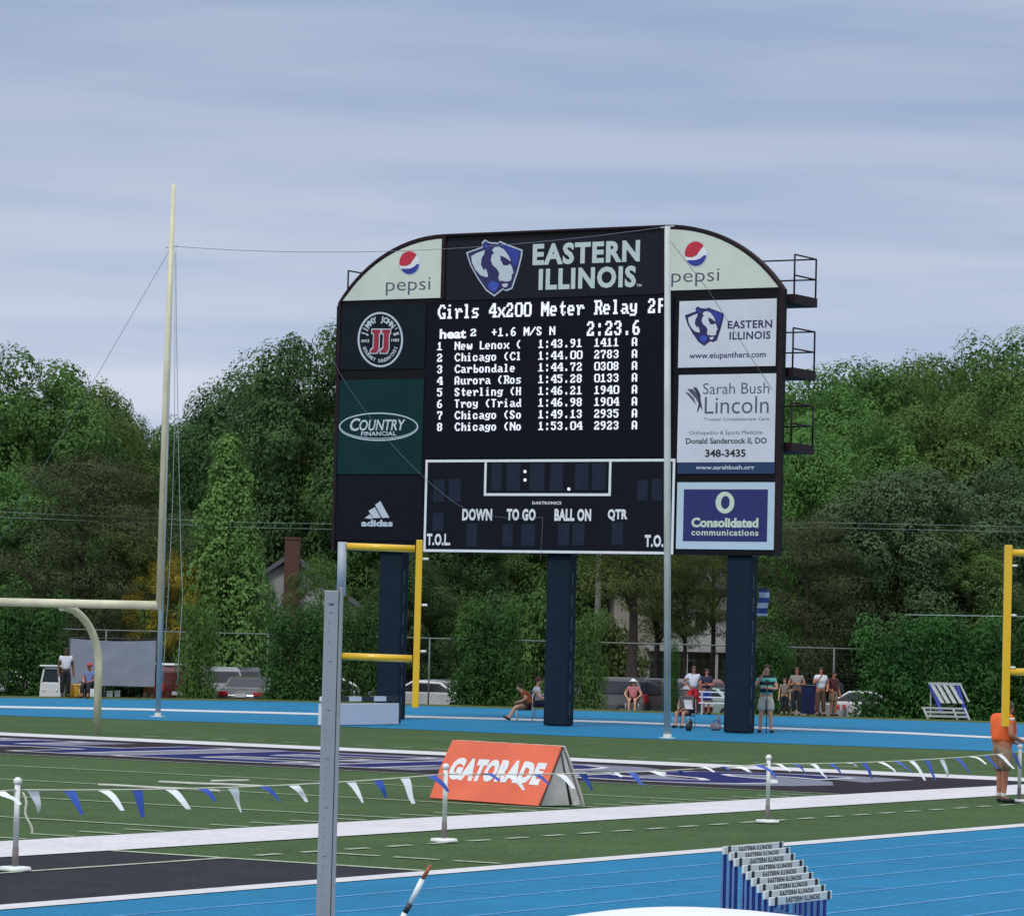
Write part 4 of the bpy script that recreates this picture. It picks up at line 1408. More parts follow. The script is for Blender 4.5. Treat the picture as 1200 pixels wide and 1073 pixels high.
def proto(kind):
    if kind in PROTO:
        return PROTO[kind]
    if kind.startswith('oak'):
        sd = {'oak': 3, 'oak2': 8, 'oak3': 15}[kind]
        H, W = 14.0, 9.0
        cl = env_round(sd, 84, W, H, 1.6, cr=(.55, 1.5))
        me = leaves('crown', cl, 760, .175, sd); R = .28
        tm = trunk_mesh(sd, H, R, cl)
    elif kind == 'open':
        H, W = 14.0, 9.0; sd = 21
        cl = env_round(sd, 44, W, H, 3.0, cr=(.75, 1.2))
        me = leaves('crown', cl, 620, .165, sd); tm = trunk_mesh(sd, H, .26, cl)
    elif kind == 'cone':
        H, W = 8.0, 4.4; sd = 5
        cl = env_cone(sd, 60, W, H, .8)
        me = leaves('crown', cl, 800, .14, sd); tm = trunk_mesh(sd, H, .14, cl, .05)
    elif kind.startswith('pine'):
        H, W = 10.0, 9.0; sd = {'pine': 9, 'pine2': 13}[kind]
        cl = env_pine(sd, 64, W, H, 2.6)
        me = leaves('crown', cl, 760, .15, sd, .2, aspect=.3); tm = trunk_mesh(sd, H, .26, cl, .5, .2)
    elif kind == 'tallpine':
        H, W = 10.0, 7.0; sd = 19
        cl = env_pine(sd, 46, W, H, 4.6)
        me = leaves('crown', cl, 700, .15, sd, .2, aspect=.3); tm = trunk_mesh(sd, H, .34, cl, .4, .3)
    elif kind.startswith('hedge'):
        H, W = 3.4, 3.2; sd = {'hedge': 31, 'hedge2': 37}[kind]
        cl = env_hedge(sd, 70, W, 1.2, H)
        me = leaves('foliage', cl, 260, .115, sd); tm = None
        tm = MB()
        g = random.Random(sd)
        for i in range(5):
            x = g.uniform(-1, 1); tm.tube([(x, 0, 0), (x + g.uniform(-.2, .2), 0, 1.2), (x + g.uniform(-.4, .4), .1, 2.4)], [.05, .035, .015], 6)
    elif kind == 'shrub':
        H, W = 2.4, 2.8; sd = 41
        cl = env_round(sd, 34, W, H, .1, cr=(.4, .6))
        me = leaves('foliage', cl, 800, .14, sd); tm = MB()
        g = random.Random(sd)
        for i in range(5):
            a = g.uniform(0, 6.28); tm.tube([(0, 0, 0), (.3 * math.cos(a), .3 * math.sin(a), .7), (.6 * math.cos(a), .6 * math.sin(a), 1.5)], [.05, .035, .012], 6)
    tmesh = tm.build('trunk', bark)
    tme = tmesh.data
    bpy.data.objects.remove(tmesh)
    PROTO[kind] = (me, tme, H, W, {})
    return PROTO[kind]


trng = random.Random(77)


def tree(kind, px, ptop, wpx, Y, m, label, cat='tree', name='tree', group=None, zb=GZ):
    me, tme, H, W, cache = proto(kind)
    hz = HORIZON + ROLL * (px - 600)
    top = EYE + (hz - ptop) * Y / F_PX
    b = AT(px, hz, Y)
    h = top - zb
    w = wpx * Y / F_PX
    if kind in ('oak', 'oak2', 'oak3', 'open') and h > 6:
        w = max(w, .74 * W * h / H)
    t = thing(name, label, cat, (b.x, Y, zb), trng.uniform(0, 6.28) if not kind.startswith('hedge') else trng.choice((0.0, math.pi)) + trng.uniform(-.1, .1), group)
    t.scale = (w / W, w / W * (1 if not kind.startswith('hedge') else 1.0), h / H)
    key = m
    if key not in cache:
        cache[key] = me.copy() if cache else me
        cache[key].materials.clear(); cache[key].materials.append(LM[m])
    part = 'foliage' if kind.startswith('hedge') or kind == 'shrub' else 'crown'
    o = bpy.data.objects.new(part, cache[key]); C.objects.link(o); o.parent = t
    o2 = bpy.data.objects.new('stems' if part == 'foliage' else 'trunk', tme); C.objects.link(o2); o2.parent = t
    return t


TREES = [
    ('oak', 22, 406, 215, 162, 'mid', 'big round green tree at the left edge of the photo, tallest on that side'),
    ('oak2', 96, 448, 120, 170, 'mid', 'green tree stepping down right of the big tree at the left edge'),
    ('open', 112, 478, 70, 165, 'olive', 'thin-crowned tree with sky showing through, above the dark pine'),
    ('pine', 96, 540, 235, 147, 'pine', 'dark brownish spreading pine above the left crossbar'),
    ('oak3', 160, 490, 120, 190, 'mid', 'distant tree in the dip of the treeline left of the goal upright'),
    ('oak', 222, 484, 110, 192, 'mid', 'distant tree in the dip of the treeline right of the goal upright'),
    ('oak2', 290, 432, 140, 178, 'dark', 'dark tall tree on the rising treeline left of the scoreboard'),
    ('oak3', 372, 384, 185, 168, 'dark', 'tallest dark tree touching the left edge of the scoreboard'),
    ('oak', 372, 455, 130, 174, 'olive', 'olive green tree beside the left edge of the scoreboard, lower in front of the tallest'),
    ('cone', 263, 510, 125, 146.5, 'spring', 'bright green cone-shaped tree between the goal upright and the chimney'),
    ('open', 198, 648, 36, 146, 'yellow', 'small yellow-leaved tree behind the goal upright'),
    ('oak2', 150, 590, 130, 158, 'olive', 'mid green tree behind the dark pine, left of the goal upright'),
    ('oak3', 20, 545, 150, 156, 'bright', 'brighter green tree low at the left edge, beside the dark pine'),
    ('oak', 224, 600, 110, 158, 'dark', 'dark low tree between goal upright and cone-shaped tree'),
    ('open', 376, 650, 60, 149, 'mid', 'loose-leaved small tree in front of the white gable house'),
    ('open', 305, 668, 40, 150, 'mid', 'loose-leaved small tree left of the brick chimney'),
    ('oak2', 430, 500, 150, 165, 'mid', 'tree behind the left column of the scoreboard'),
    ('oak', 520, 560, 140, 160, 'dark', 'dark tree behind the scoreboard between its left and middle columns'),
    ('oak3', 600, 560, 150, 166, 'mid', 'tree behind the middle column of the scoreboard'),
    ('oak2', 690, 570, 130, 168, 'olive', 'olive tree behind the scoreboard right of the middle column'),
    ('tallpine', 742, 540, 170, 143, 'olive', 'slender pine with a bare dark trunk behind the scoreboard, beside the tall net pole'),
    ('oak', 800, 575, 130, 172, 'olive', 'olive tree in front of the two-storey house'),
    ('tallpine', 770, 632, 110, 149, 'olive', 'small loose tree left of the two-storey house, by the tall net pole'),
    ('tallpine', 836, 606, 90, 150, 'olive', 'small loose tree over the roof of the two-storey house'),
    ('tallpine', 803, 640, 84, 147.5, 'olive', 'small loose tree before the porch of the two-storey house'),
    ('oak3', 880, 560, 120, 165, 'mid', 'tree behind the right column of the scoreboard'),
    ('oak', 948, 430, 135, 165, 'bright', 'green tree just right of the catwalks on the scoreboard'),
    ('oak2', 1012, 421, 130, 170, 'mid', 'round-topped tree second from the scoreboard on the right treeline'),
    ('oak3', 1072, 424, 115, 174, 'mid', 'lower round tree in the middle of the right treeline'),
    ('open', 1128, 398, 130, 166, 'mid', 'open-crowned tree with sky gaps near the right edge'),
    ('oak', 1190, 388, 125, 172, 'mid', 'tallest tree at the right edge of the photo'),
    ('oak2', 950, 500, 130, 153, 'bright', 'bright green tree low beside the scoreboard catwalks'),
    ('oak3', 1110, 470, 170, 160, 'mid', 'broad mid green tree below the open-crowned tree at right'),
    ('oak', 1020, 480, 130, 160, 'bright', 'light green tree between the scoreboard and the wide grey-green tree'),
    ('oak3', 1052, 548, 190, 150, 'greygreen', 'wide grey-green tree in the middle of the right side'),
    ('pine2', 945, 610, 170, 146, 'pine', 'dark brownish pine right of the right scoreboard column'),
    ('oak', 1170, 540, 170, 154, 'greygreen', 'grey-green tree behind the right yellow frame'),
    ('oak2', 1215, 470, 140, 160, 'mid', 'green tree cut off by the right edge'),
    ('oak3', 1110, 620, 140, 149, 'mid', 'low mid green tree behind the right hedge'),
    ('oak2', 480, 640, 110, 150, 'dark', 'low dark tree behind the left scoreboard column'),
]
for k_, px, pt_, w_, Y_, m_n, lab in TREES:
    tree(k_, px, pt_, w_, Y_, m_n, lab, group='trees behind the track')
# back row so that no gap opens between the trees
for i, px in enumerate(range(-80, 1330, 64)):
    if 150 < px < 250 or 240 < px < 340:
        tp = 520
    elif px < 130: tp = 470
    elif px < 400: tp = 470
    elif px < 900: tp = 540
    else: tp = 452
    tree(('oak', 'oak2', 'oak3')[i % 3], px, tp + (i * 37 % 23), 118, 200 + (i * 13 % 9), 'dark', 'tree in the far back row, mostly hidden by nearer trees', group='trees in the far back row')
for i, px in enumerate(range(-40, 1270, 52)):
    if 310 < px < 350 or 700 < px < 860:
        continue
    tree('shrub', px + (i * 17 % 20), 690 + (i * 29 % 34), 84, 152 + (i * 7 % 5), ('dark', 'mid', 'olive')[i % 3], 'dark shrub in the undergrowth behind the parked cars', 'shrub', 'shrub', 'shrubs behind the parked cars')
HEDGES = [('hedge', 32, 702, 100, 'tall ivy bush on the fence at the left edge', 'hedge'), ('hedge2', 232, 706, 46, 'tall leafy bush on the fence below the cone-shaped tree', 'bright'), ('hedge', 352, 708, 84, 'tall leafy bush on the fence left of the grey standard', 'hedge'),
          ('hedge2', 424, 706, 62, 'narrow leafy bush between the grey standard and left column', 'hedge'), ('hedge', 573, 704, 82, 'large dark bush filling the gap between the left and middle columns', 'hedge'), ('hedge2', 686, 714, 54, 'narrow leafy bush just right of the middle column', 'mid'),
          ('hedge2', 1052, 722, 96, 'dark leafy bush on the fence right of the spectators', 'hedge'), ('hedge', 1128, 721, 104, 'dark leafy bush behind the small pile of hurdles', 'hedge'), ('hedge2', 1198, 726, 92, 'dark leafy bush at the right edge behind the yellow frame', 'hedge'),
          ('hedge', 900, 742, 64, 'low dark bush right of the right column', 'hedge'), ('hedge2', -60, 710, 90, 'leafy bush beyond the left edge', 'hedge'),
          ('hedge', 788, 752, 20, 'thin ivy column climbing behind the tall net pole', 'hedge')]
for k_, px, pt_, w_, lab, m_n in HEDGES:
    tree(k_, px, pt_, w_, 135.4, m_n, lab, 'bush', 'bush', 'ivy bushes along the fence')
for i, (px, pt_, w_) in enumerate(((22, 800, 26), (240, 797, 26), (352, 788, 50), (574, 776, 66), (1060, 778, 60), (1145, 786, 50), (1185, 782, 50))):
    tree('shrub', px, pt_, w_, 136.0, 'hedge', 'low dark shrub at the foot of the fence', 'shrub', 'shrub', 'low shrubs at the foot of the fence')

# =============================================================== HOUSES
brick = mat('red_brick', lin((84, 56, 50)), 0.85, var=.2, scale=8, stretch=(1, 1, 4))
siding = mat('white_siding', (0.32, 0.33, 0.34), 0.6, var=.06, scale=3, stretch=(.3, .3, 8))
tansid = mat('tan_siding', lin((140, 134, 128)), 0.7, var=.08, scale=3, stretch=(.3, .3, 8))
roofm = mat('grey_shingle', lin((92, 96, 106)), 0.85, var=.15, scale=6)
glass = mat('dark_glass', lin((40, 44, 54)), 0.12, var=.1)
trimw = mat('white_trim', (0.40, 0.41, 0.42), 0.5)
YH = 160.0
kh = F_PX / YH
b = AT(338, 740, YH)
o = thing('gable_house', 'white gable house with grey roof and a tall red brick chimney, mostly hidden by trees', 'house', (b.x, YH, GZ))
m_ = MB(); m_.prism([(-3.6, 0), (3.6, 0), (3.6, 3.9), (0, 6.4), (-3.6, 3.9)], ex, ez, ey, 9); m_.build('wall', siding, o)
m_ = MB(); m_.prism([(-3.9, 3.72), (0, 6.43), (3.9, 3.72), (3.9, 3.9), (0, 6.65), (-3.9, 3.9)], ex, ez, ey, 9.6, (0, -.3, 0)); rf = m_.build('roof', roofm, o)
m_ = MB(); m_.box((.1, -.28, 3.62), (.66, .5, 7.24)); m_.box((.1, -.28, 7.28), (.72, .56, .1)); m_.build('chimney', brick, o)
for x in (-1.9, 1.7):
    m_ = MB(); m_.box((x, -.03, 2.3), (1.0, .06, 1.3)); w_ = m_.build('window', trimw, o)
    m_ = MB(); m_.box((x, -.06, 2.3), (.82, .03, 1.1)); m_.build('pane', glass, w_)
# rear wing whose grey roof shows beside the chimney
m_ = MB(); m_.prism([(0, 3.9), (4.5, 3.9), (4.5, 3.95), (2.2, 6.55), (0, 6.55)], ex, ez, ey, .2, (.3, 9.1, 0)); m_.build('wing_wall', siding, o)

b = AT(805, 750, 158)
o = thing('porch_house', 'pale two-storey house with a porch, seen under the scoreboard beside the right column', 'house', (b.x, 158, GZ))
m_ = MB(); m_.box((0, 4, 2.8), (6.4, 8, 5.6)); m_.build('wall', tansid, o)
m_ = MB(); m_.box((1.15, -.02, 4.0), (3.6, .06, 2.3)); m_.build('upper_siding', siding, o)
m_ = MB(); m_.prism([(-3.6, 5.5), (3.6, 5.5), (0, 7.4)], ex, ez, ey, 8.6, (0, -.3, 0)); m_.build('roof', roofm, o)
m_ = MB(); m_.box((.7, -1.0, 2.92), (5.0, 2.1, .12)); m_.box((.7, -2.06, 2.86), (5.0, .06, .22)); m_.build('porch_roof', trimw, o)
for x in (-.1, 1.2, 2.9):
    m_ = MB(); m_.box((x, -1.95, 1.42), (.12, .12, 2.86)); m_.build('porch_post', trimw, o)
for (x, z, w2, h2) in ((-1.3, 1.7, .9, 1.5), (.0, 1.7, .8, 1.5), (2.0, 1.2, 1.0, 2.2), (2.3, 4.0, .9, 1.1), (.6, 4.1, .8, 1.1)):
    m_ = MB(); m_.box((x, -.07, z), (w2, .06, h2)); w_ = m_.build('window', trimw, o)
    m_ = MB(); m_.box((x, -.1, z), (w2 - .3, .04, h2 - .3)); m_.build('pane', glass, w_)

# =============================================================== UTILITY POLE AND LINES
wood = mat('pole_wood', lin((110, 112, 108)), 0.85, var=.2, stretch=(4, 4, .5))
b = AT(700, 740, 152)
o = thing('utility_pole', 'weathered grey utility pole seen below the scoreboard right of the middle column', 'utility pole', (b.x, 152, GZ))
m_ = MB(); m_.tube([(0, 0, 0), (0, 0, 9.2)], [.16, .11], 10); m_.build('shaft', wood, o)
m_ = MB(); m_.box((0, -.14, 8.6), (2.2, .1, .12)); m_.build('crossarm', wood, o)
for i, (y0, y1, lab, za) in enumerate(((614, 619, 'upper power line crossing behind the trees', 8.62), (620, 625, 'lower power line crossing behind the trees', 8.2))):
    Yw = 145.6
    p = [AT(-40, y0 - 16, Yw), AT(290, y0 - 2, Yw), AT(400, y0, Yw), AT(700, y0 + 5, Yw + 5), AT(960, y0 - 2, Yw), AT(1240, y0 + 4, Yw - 4)]
    m_ = MB(); m_.tube(p, .007, 5)
    tag(m_.build('power_line', rope, fix=False), lab, 'power line', 'power lines')
m_ = MB(); m_.tube([AT(1060, 720, 133.8), AT(1240, 723, 133.8)], .018, 5)
tag(m_.build('support_wire', rope, fix=False), 'pale wire above the hedge at the right edge', 'wire')

# =============================================================== CARS
rubber = mat('tyre_rubber', (0.02, 0.02, 0.02), 0.8)
rimm = mat('wheel_rim', (0.35, 0.36, 0.38), 0.35, metal=.7)
lamp_r = mat('tail_lamp', (0.45, 0.02, 0.025), 0.2)
lamp_w = mat('head_lamp', (0.6, 0.62, 0.65), 0.15)
plate = mat('number_plate', (0.5, 0.55, 0.6), 0.5)
PROF = {
    'sedan': ([(-2.3, .3), (-2.32, .72), (-2.15, .93), (-1.5, .99), (-.82, 1.38), (-.2, 1.44), (.35, 1.41), (1.05, .98), (2.0, .82), (2.3, .62), (2.3, .3)],
              [(-1.28, 1.02), (-.78, 1.33), (.3, 1.35), (.9, 1.01)], (-1.42, 1.02, -.86, 1.36), (.98, 1.01, .42, 1.37)),
    'suv': ([(-2.3, .36), (-2.36, .8), (-2.28, 1.05), (-2.0, 1.62), (-1.75, 1.74), (.35, 1.72), (1.1, 1.12), (2.1, 1.0), (2.36, .75), (2.36, .36)],
            [(-1.95, 1.12), (-1.76, 1.58), (.26, 1.6), (.86, 1.12)], (-2.24, 1.12, -2.03, 1.55), (1.03, 1.16, .42, 1.66)),
    'pickup': ([(-2.7, .45), (-2.72, 1.02), (-2.7, 1.55), (-2.5, 1.74), (.3, 1.76), (.95, 1.15), (2.2, 1.05), (2.5, .8), (2.5, .45)],
               [(-.75, 1.15), (-.72, 1.6), (.2, 1.62), (.75, 1.15)], (-2.70, 1.12, -2.60, 1.55), (.9, 1.19, .36, 1.7)),
}


def car(kind, px, Y, rz, color, label, name='parked_car', top_white=False, zb=GZ + .01):
    prof, sidew, rw, fw = PROF[kind]
    b = AT(px, 740, Y)
    o = thing(name, label, 'car', (b.x, Y, zb), rz, 'vehicles parked along the fence')
    zmin, zmax = 1.0, max(p[1] for p in prof)
    def hw(z): return .9 - max(0, z - 1.0) * .24
    k = len(prof)
    m_ = MB()
    vs = [(hw(z), y, z) for y, z in prof] + [(-hw(z), y, z) for y, z in prof]
    fs = [tuple(range(k))[::-1], tuple(range(k, 2 * k))] + [(i, (i + 1) % k, k + (i + 1) % k, k + i) for i in range(k)]
    m_.add(vs, fs)
    m_.build('body', color, o, bevel=.05)
    for sx in (-1, 1):
        m_ = MB(); m_.sheet([(sx * (hw(z) + .008), y, z) for y, z in sidew]); m_.build('side_window', glass, o)
    for nm, (ya, za, yb, zb2), s_ in (('rear_window', rw, -1), ('windscreen', fw, 1)):
        m_ = MB()
        o_ = .014 * s_
        m_.sheet([(-hw(za) + .1, ya + o_, za + .008), (hw(za) - .1, ya + o_, za + .008), (hw(zb2) - .1, yb + o_, zb2 + .012), (-hw(zb2) + .1, yb + o_, zb2 + .012)])
        m_.build(nm, glass, o)
    L0, L1 = prof[0][0], prof[-1][0]
    for y in (L0 + .85, L1 - .85):
        for sx in (-1, 1):
            m_ = MB(); m_.tube([(sx * .74, y, .34), (sx * .93, y, .34)], .34, 18); w_ = m_.build('wheel', rubber, o)
            m_ = MB(); m_.tube([(sx * .9, y, .34), (sx * .938, y, .34)], .21, 14); m_.build('rim', rimm, w_)
    zt = .86 if kind == 'sedan' else 1.0
    for sx in (-1, 1):
        m_ = MB(); m_.box((sx * .68, L0 - .03, zt - .06), (.36, .1, .17 if kind == 'sedan' else .32)); m_.build('tail_light', lamp_r, o, bevel=.02)
        m_ = MB(); m_.box((sx * .64, L1 + .0, .66 if kind == 'sedan' else .82), (.36, .1, .14)); m_.build('headlight', lamp_w, o, bevel=.02)
    m_ = MB(); m_.box((0, L0 - .04, .74), (.42, .04, .14)); m_.build('number_plate', plate, o)
    if top_white:
        m_ = MB(); m_.box((0, -1.0, 1.80), (1.5, 3.0, .07)); m_.build('roof_rack_cover', white, o, bevel=.02)
    return o


def cpaint(n, c): return mat(n, c, .25, var=.05, coat=.6)
cw, cs, cd, cg, cr_, cgy = cpaint('white_car_paint', (.62, .64, .67)), cpaint('silver_car_paint', (.26, .28, .31)), cpaint('charcoal_car_paint', (.045, .05, .06)), cpaint('grey_car_paint', (.10, .105, .115)), cpaint('maroon_car_paint', (.10, .018, .02)), cpaint('pale_green_car_paint', (.35, .48, .46))
car('sedan', 4, 141, math.radians(75), cw, 'white sedan behind the ivy bush at the left edge')
b = AT(58.5, 815, 131.0)
o = thing('utility_cart', 'small white utility cart with a dark window, parked left of the grey tarp', 'cart', (b.x, 131.0, -.55))
m_ = MB(); m_.prism([(-.34, .16), (.34, .16), (.39, .5), (.37, .98), (.33, 1.04), (-.33, 1.04), (-.37, .98), (-.39, .5)], ex, ez, ey, 1.3); m_.build('body', cw, o, bevel=.03)
m_ = MB()
for a_, c_ in (((-.33, 1.03), (-.23, 1.56)), ((.33, 1.03), (.26, 1.56))):
    for y_ in (.03, 1.25): m_.bar((a_[0], y_, a_[1]), (c_[0], y_, c_[1]), .08, .06)
m_.bar((-.26, .03, 1.55), (.29, .03, 1.55), .08, .06); m_.build('cab_frame', cw, o)
m_ = MB(); m_.prism([(-.30, 1.05), (.30, 1.05), (.24, 1.52), (-.21, 1.52)], ex, ez, ey, .02, (0, .05, 0)); m_.build('windscreen', glass, o)
m_ = MB(); m_.box((.0, .65, 1.63), (.80, 1.5, .06)); m_.build('roof', cw, o, bevel=.02)
for sx in (-1, 1):
    for y_ in (.2, 1.1):
        m_ = MB(); m_.tube([(sx * .28, y_, .16), (sx * .40, y_, .16)], .16, 14); m_.build('wheel', rubber, o)
    m_ = MB(); m_.ball((sx * .24, -.01, .75), (.05, .02, .04)); m_.build('headlight', lamp_w, o)
car('pickup', 203, 140, math.radians(10), cr_, 'maroon pickup with a white top just right of the net pole', 'parked_pickup', True)
car('suv', 245, 143, math.radians(20), cs, 'silver car mostly hidden behind the leafy bush')
car('suv', 280, 144, math.radians(8), cd, 'dark hatchback behind the silver sedan, left of the white barrier')
car('sedan', 300, 138.6, math.radians(-9), cg, 'grey sedan with red tail lights left of the white barrier')
car('sedan', 390, 141, math.radians(80), cw, 'white car glimpsed behind the grey vault standard')
car('sedan', 501, 139.2, math.radians(74), cw, 'white sedan right of the left scoreboard column')
car('sedan', 512, 143.5, math.radians(66), cs, 'silver sedan behind the white one near the left column')
car('suv', 704, 141, math.radians(62), cg, 'grey sport utility car between middle column and pine trunk')
car('suv', 768, 141, math.radians(28), cd, 'dark sport utility car left of the tall net pole')
car('suv', 806, 143, math.radians(20), cr_, 'maroon car behind the standing man in red shorts')
car('sedan', 842, 142, math.radians(40), cgy, 'grey car half hidden by the right column')
car('sedan', 918, 141, math.radians(75), cs, 'silver car behind the group of spectators')
car('sedan', 1012, 142, math.radians(70), cw, 'white car seen through leaves right of the spectators')
car('sedan', 1090, 141, math.radians(60), cs, 'silver car seen through leaves behind the small pile of hurdles')

# =============================================================== PEOPLE
skin_t = mat('skin_tone', lin((196, 146, 122)), 0.6, var=.05)
skin_d = mat('skin_tone_tan', lin((170, 110, 86)), 0.6, var=.05)
skin_k = mat('skin_tone_dark', lin((96, 62, 48)), 0.6, var=.05)
hair_d = mat('hair_dark', (0.018, 0.013, 0.01), 0.7)
hair_b = mat('hair_brown', (0.06, 0.035, 0.02), 0.7)
shoe_k = mat('black_shoe', (0.012, 0.012, 0.015), 0.6)
sock_w = mat('white_sock', (0.6, 0.6, 0.6), 0.8)
BAKE = []


def skinned(name, joints, edges, radii, m, parent, root, sub=2):
    idx = {j: i for i, j in enumerate(joints)}
    me = bpy.data.meshes.new(name)
    me.from_pydata([joints[j] for j in joints], [(idx[a], idx[b]) for a, b in edges], [])
    me.materials.append(m)
    o = bpy.data.objects.new(name, me); C.objects.link(o); o.parent = parent
    md = o.modifiers.new('skin', 'SKIN'); md.use_smooth_shade = True
    for j, i in idx.items():
        r = radii[j]
        sv = me.skin_vertices[0].data[i]
        sv.radius = r if isinstance(r, tuple) else (r, r)
        sv.use_root = (j == root)
    s_ = o.modifiers.new('sub', 'SUBSURF'); s_.levels = sub; s_.render_levels = sub
    BAKE.append(o)
    return o


BASEJ = dict(pelvis=(0, 0, .95), waist=(0, 0, 1.09), chest=(0, .01, 1.27), neck=(0, .0, 1.45), throat=(0, .01, 1.52), chin=(0, .025, 1.575), head=(0, .02, 1.655), crown=(0, .01, 1.715), nose=(0, .118, 1.635),
             shR=(.165, 0, 1.41), elR=(.225, -.02, 1.13), wrR=(.235, .07, .89), shL=(-.165, 0, 1.41), elL=(-.225, -.02, 1.13), wrL=(-.235, .07, .89),
             hipR=(.095, 0, .90), knR=(.105, .02, .49), anR=(.11, -.02, .085), toeR=(.125, .15, .035), hipL=(-.095, 0, .90), knL=(-.105, .02, .49), anL=(-.11, -.02, .085), toeL=(-.125, .15, .035))
RAD = dict(pelvis=.125, waist=.12, chest=.135, neck=.06, throat=.052, chin=.062, head=.098, crown=.07, nose=.016, shR=.062, elR=.042, wrR=.028, shL=.062, elL=.042, wrL=.028,
           hipR=.085, knR=.056, anR=.036, toeR=.032, hipL=.085, knL=.056, anL=.036, toeL=.032)
EDG = [('pelvis', 'waist'), ('waist', 'chest'), ('chest', 'neck'), ('neck', 'throat'), ('throat', 'chin'), ('chin', 'head'), ('head', 'crown'), ('head', 'nose'),
       ('chest', 'shR'), ('shR', 'elR'), ('elR', 'wrR'), ('chest', 'shL'), ('shL', 'elL'), ('elL', 'wrL'),
       ('pelvis', 'hipR'), ('hipR', 'knR'), ('knR', 'anR'), ('anR', 'toeR'), ('pelvis', 'hipL'), ('hipL', 'knL'), ('knL', 'anL'), ('anL', 'toeL')]


def person(label, loc, rz, H, skin, top, bottom, shoes, pose=None, hair=None, hat=None, hatm=None, fat=1.0, sleeves=.55, legs=.85, socks=False, category='person', turn=0.0, lift=0.0):
    J = {k: Vector(v) for k, v in BASEJ.items()}
    for k, v in (pose or {}).items():
        J[k] = Vector(v)
    sc = H / 1.76
    J = {k: v * sc for k, v in J.items()}
    if turn:
        R_ = Matrix.Rotation(turn, 3, 'Z'); c = J['throat']
        for k in ('chin', 'head', 'crown', 'nose'):
            J[k] = c + R_ @ (J[k] - c)
    R = {k: v * sc * (1.14 if k[:2] in ('el', 'wr', 'kn', 'an', 'hi', 'sh', 'ch', 'wa', 'pe') else 1.06) for k, v in RAD.items()}
    for k in ('shR', 'elR', 'wrR', 'shL', 'elL', 'wrL'):
        J[k].x *= 1.12
    for k in ('waist', 'pelvis', 'chest'):
        R[k] *= fat
    t = thing('person', label, category, loc, rz)
    joints = {k: tuple(v) for k, v in J.items()}
    edges = list(EDG)
    radii = dict(R)
    # hands: palm, thumb and four fingers
    for s_ in 'RL':
        el, wr = J['el' + s_], J['wr' + s_]
        d = (wr - el).normalized()
        side = d.cross(Vector((0, 0, 1)))
        if side.length < .1: side = d.cross(Vector((0, 1, 0)))
        side.normalize(); dn = d.cross(side).normalized()
        pal = wr + d * .075 * sc
        joints['palm' + s_] = tuple(pal); radii['palm' + s_] = .031 * sc
        edges.append(('wr' + s_, 'palm' + s_))
        for q_, (off_, ln) in enumerate(((-.027, .082), (-.009, .095), (.010, .088), (.027, .068))):
            b_ = pal + side * off_ * sc + d * .03 * sc; m2 = b_ + d * ln * .55 * sc - dn * .010 * sc; e_ = b_ + d * ln * .95 * sc - dn * .035 * sc
            for nm, p_, r_ in (('a', m2, .0095), ('b', e_, .008)):
                joints['f%d%s%s' % (q_, nm, s_)] = tuple(p_); radii['f%d%s%s' % (q_, nm, s_)] = r_ * sc
            edges += [('palm' + s_, 'f%da%s' % (q_, s_)), ('f%da%s' % (q_, s_), 'f%db%s' % (q_, s_))]
        th_ = wr + side * -.045 * sc + d * .06 * sc - dn * .02 * sc
        joints['th' + s_] = tuple(th_); radii['th' + s_] = .010 * sc
        edges.append(('wr' + s_, 'th' + s_))
    skinned('body', joints, edges, radii, skin, t, 'pelvis')
    # shirt
    up = {k: tuple(J[k]) for k in ('waist', 'chest', 'shR', 'shL')}
    up['hem'] = tuple(J['pelvis'] + (J['waist'] - J['pelvis']) * .05)
    up['collar'] = tuple(J['chest'].lerp(J['neck'], .93))
    rr = {'waist': R['waist'] + .025 * sc, 'chest': R['chest'] + .022 * sc, 'hem': R['pelvis'] * 1.02 + .032 * sc, 'collar': R['neck'] + .022 * sc}
    ed = [('hem', 'waist'), ('waist', 'chest'), ('chest', 'collar'), ('chest', 'shR'), ('chest', 'shL')]
    for s_ in 'RL':
        rr['sh' + s_] = R['sh' + s_] + .022 * sc
        if sleeves <= 1:
            up['cuff' + s_] = tuple(J['sh' + s_].lerp(J['el' + s_], sleeves)); rr['cuff' + s_] = R['el' + s_] + .035 * sc
            ed.append(('sh' + s_, 'cuff' + s_))
        else:
            up['el' + s_] = tuple(J['el' + s_]); rr['el' + s_] = R['el' + s_] + .02 * sc
            up['cuff' + s_] = tuple(J['el' + s_].lerp(J['wr' + s_], sleeves - 1)); rr['cuff' + s_] = R['wr' + s_] + .022 * sc
            ed += [('sh' + s_, 'el' + s_), ('el' + s_, 'cuff' + s_)]
    skinned('shirt', up, ed, rr, top, t, 'chest')
    lo = {'pelvis': tuple(J['pelvis'])}; rl = {'pelvis': R['pelvis'] + .022 * sc}; el_ = []
    lo['belt'] = tuple(J['pelvis'].lerp(J['waist'], .5)); rl['belt'] = R['pelvis'] + .012 * sc; el_.append(('pelvis', 'belt'))
    for s_ in 'RL':
        lo['hip' + s_] = tuple(J['hip' + s_]); rl['hip' + s_] = R['hip' + s_] + .03 * sc
        el_.append(('pelvis', 'hip' + s_))
        if legs <= 1:
            lo['end' + s_] = tuple(J['hip' + s_].lerp(J['kn' + s_], legs)); rl['end' + s_] = R['kn' + s_] + .05 * sc
            el_.append(('hip' + s_, 'end' + s_))
        else:
            lo['kn' + s_] = tuple(J['kn' + s_]); rl['kn' + s_] = R['kn' + s_] + .03 * sc
            lo['end' + s_] = tuple(J['kn' + s_].lerp(J['an' + s_], legs - 1)); rl['end' + s_] = R['an' + s_] + .035 * sc
            el_ += [('hip' + s_, 'kn' + s_), ('kn' + s_, 'end' + s_)]
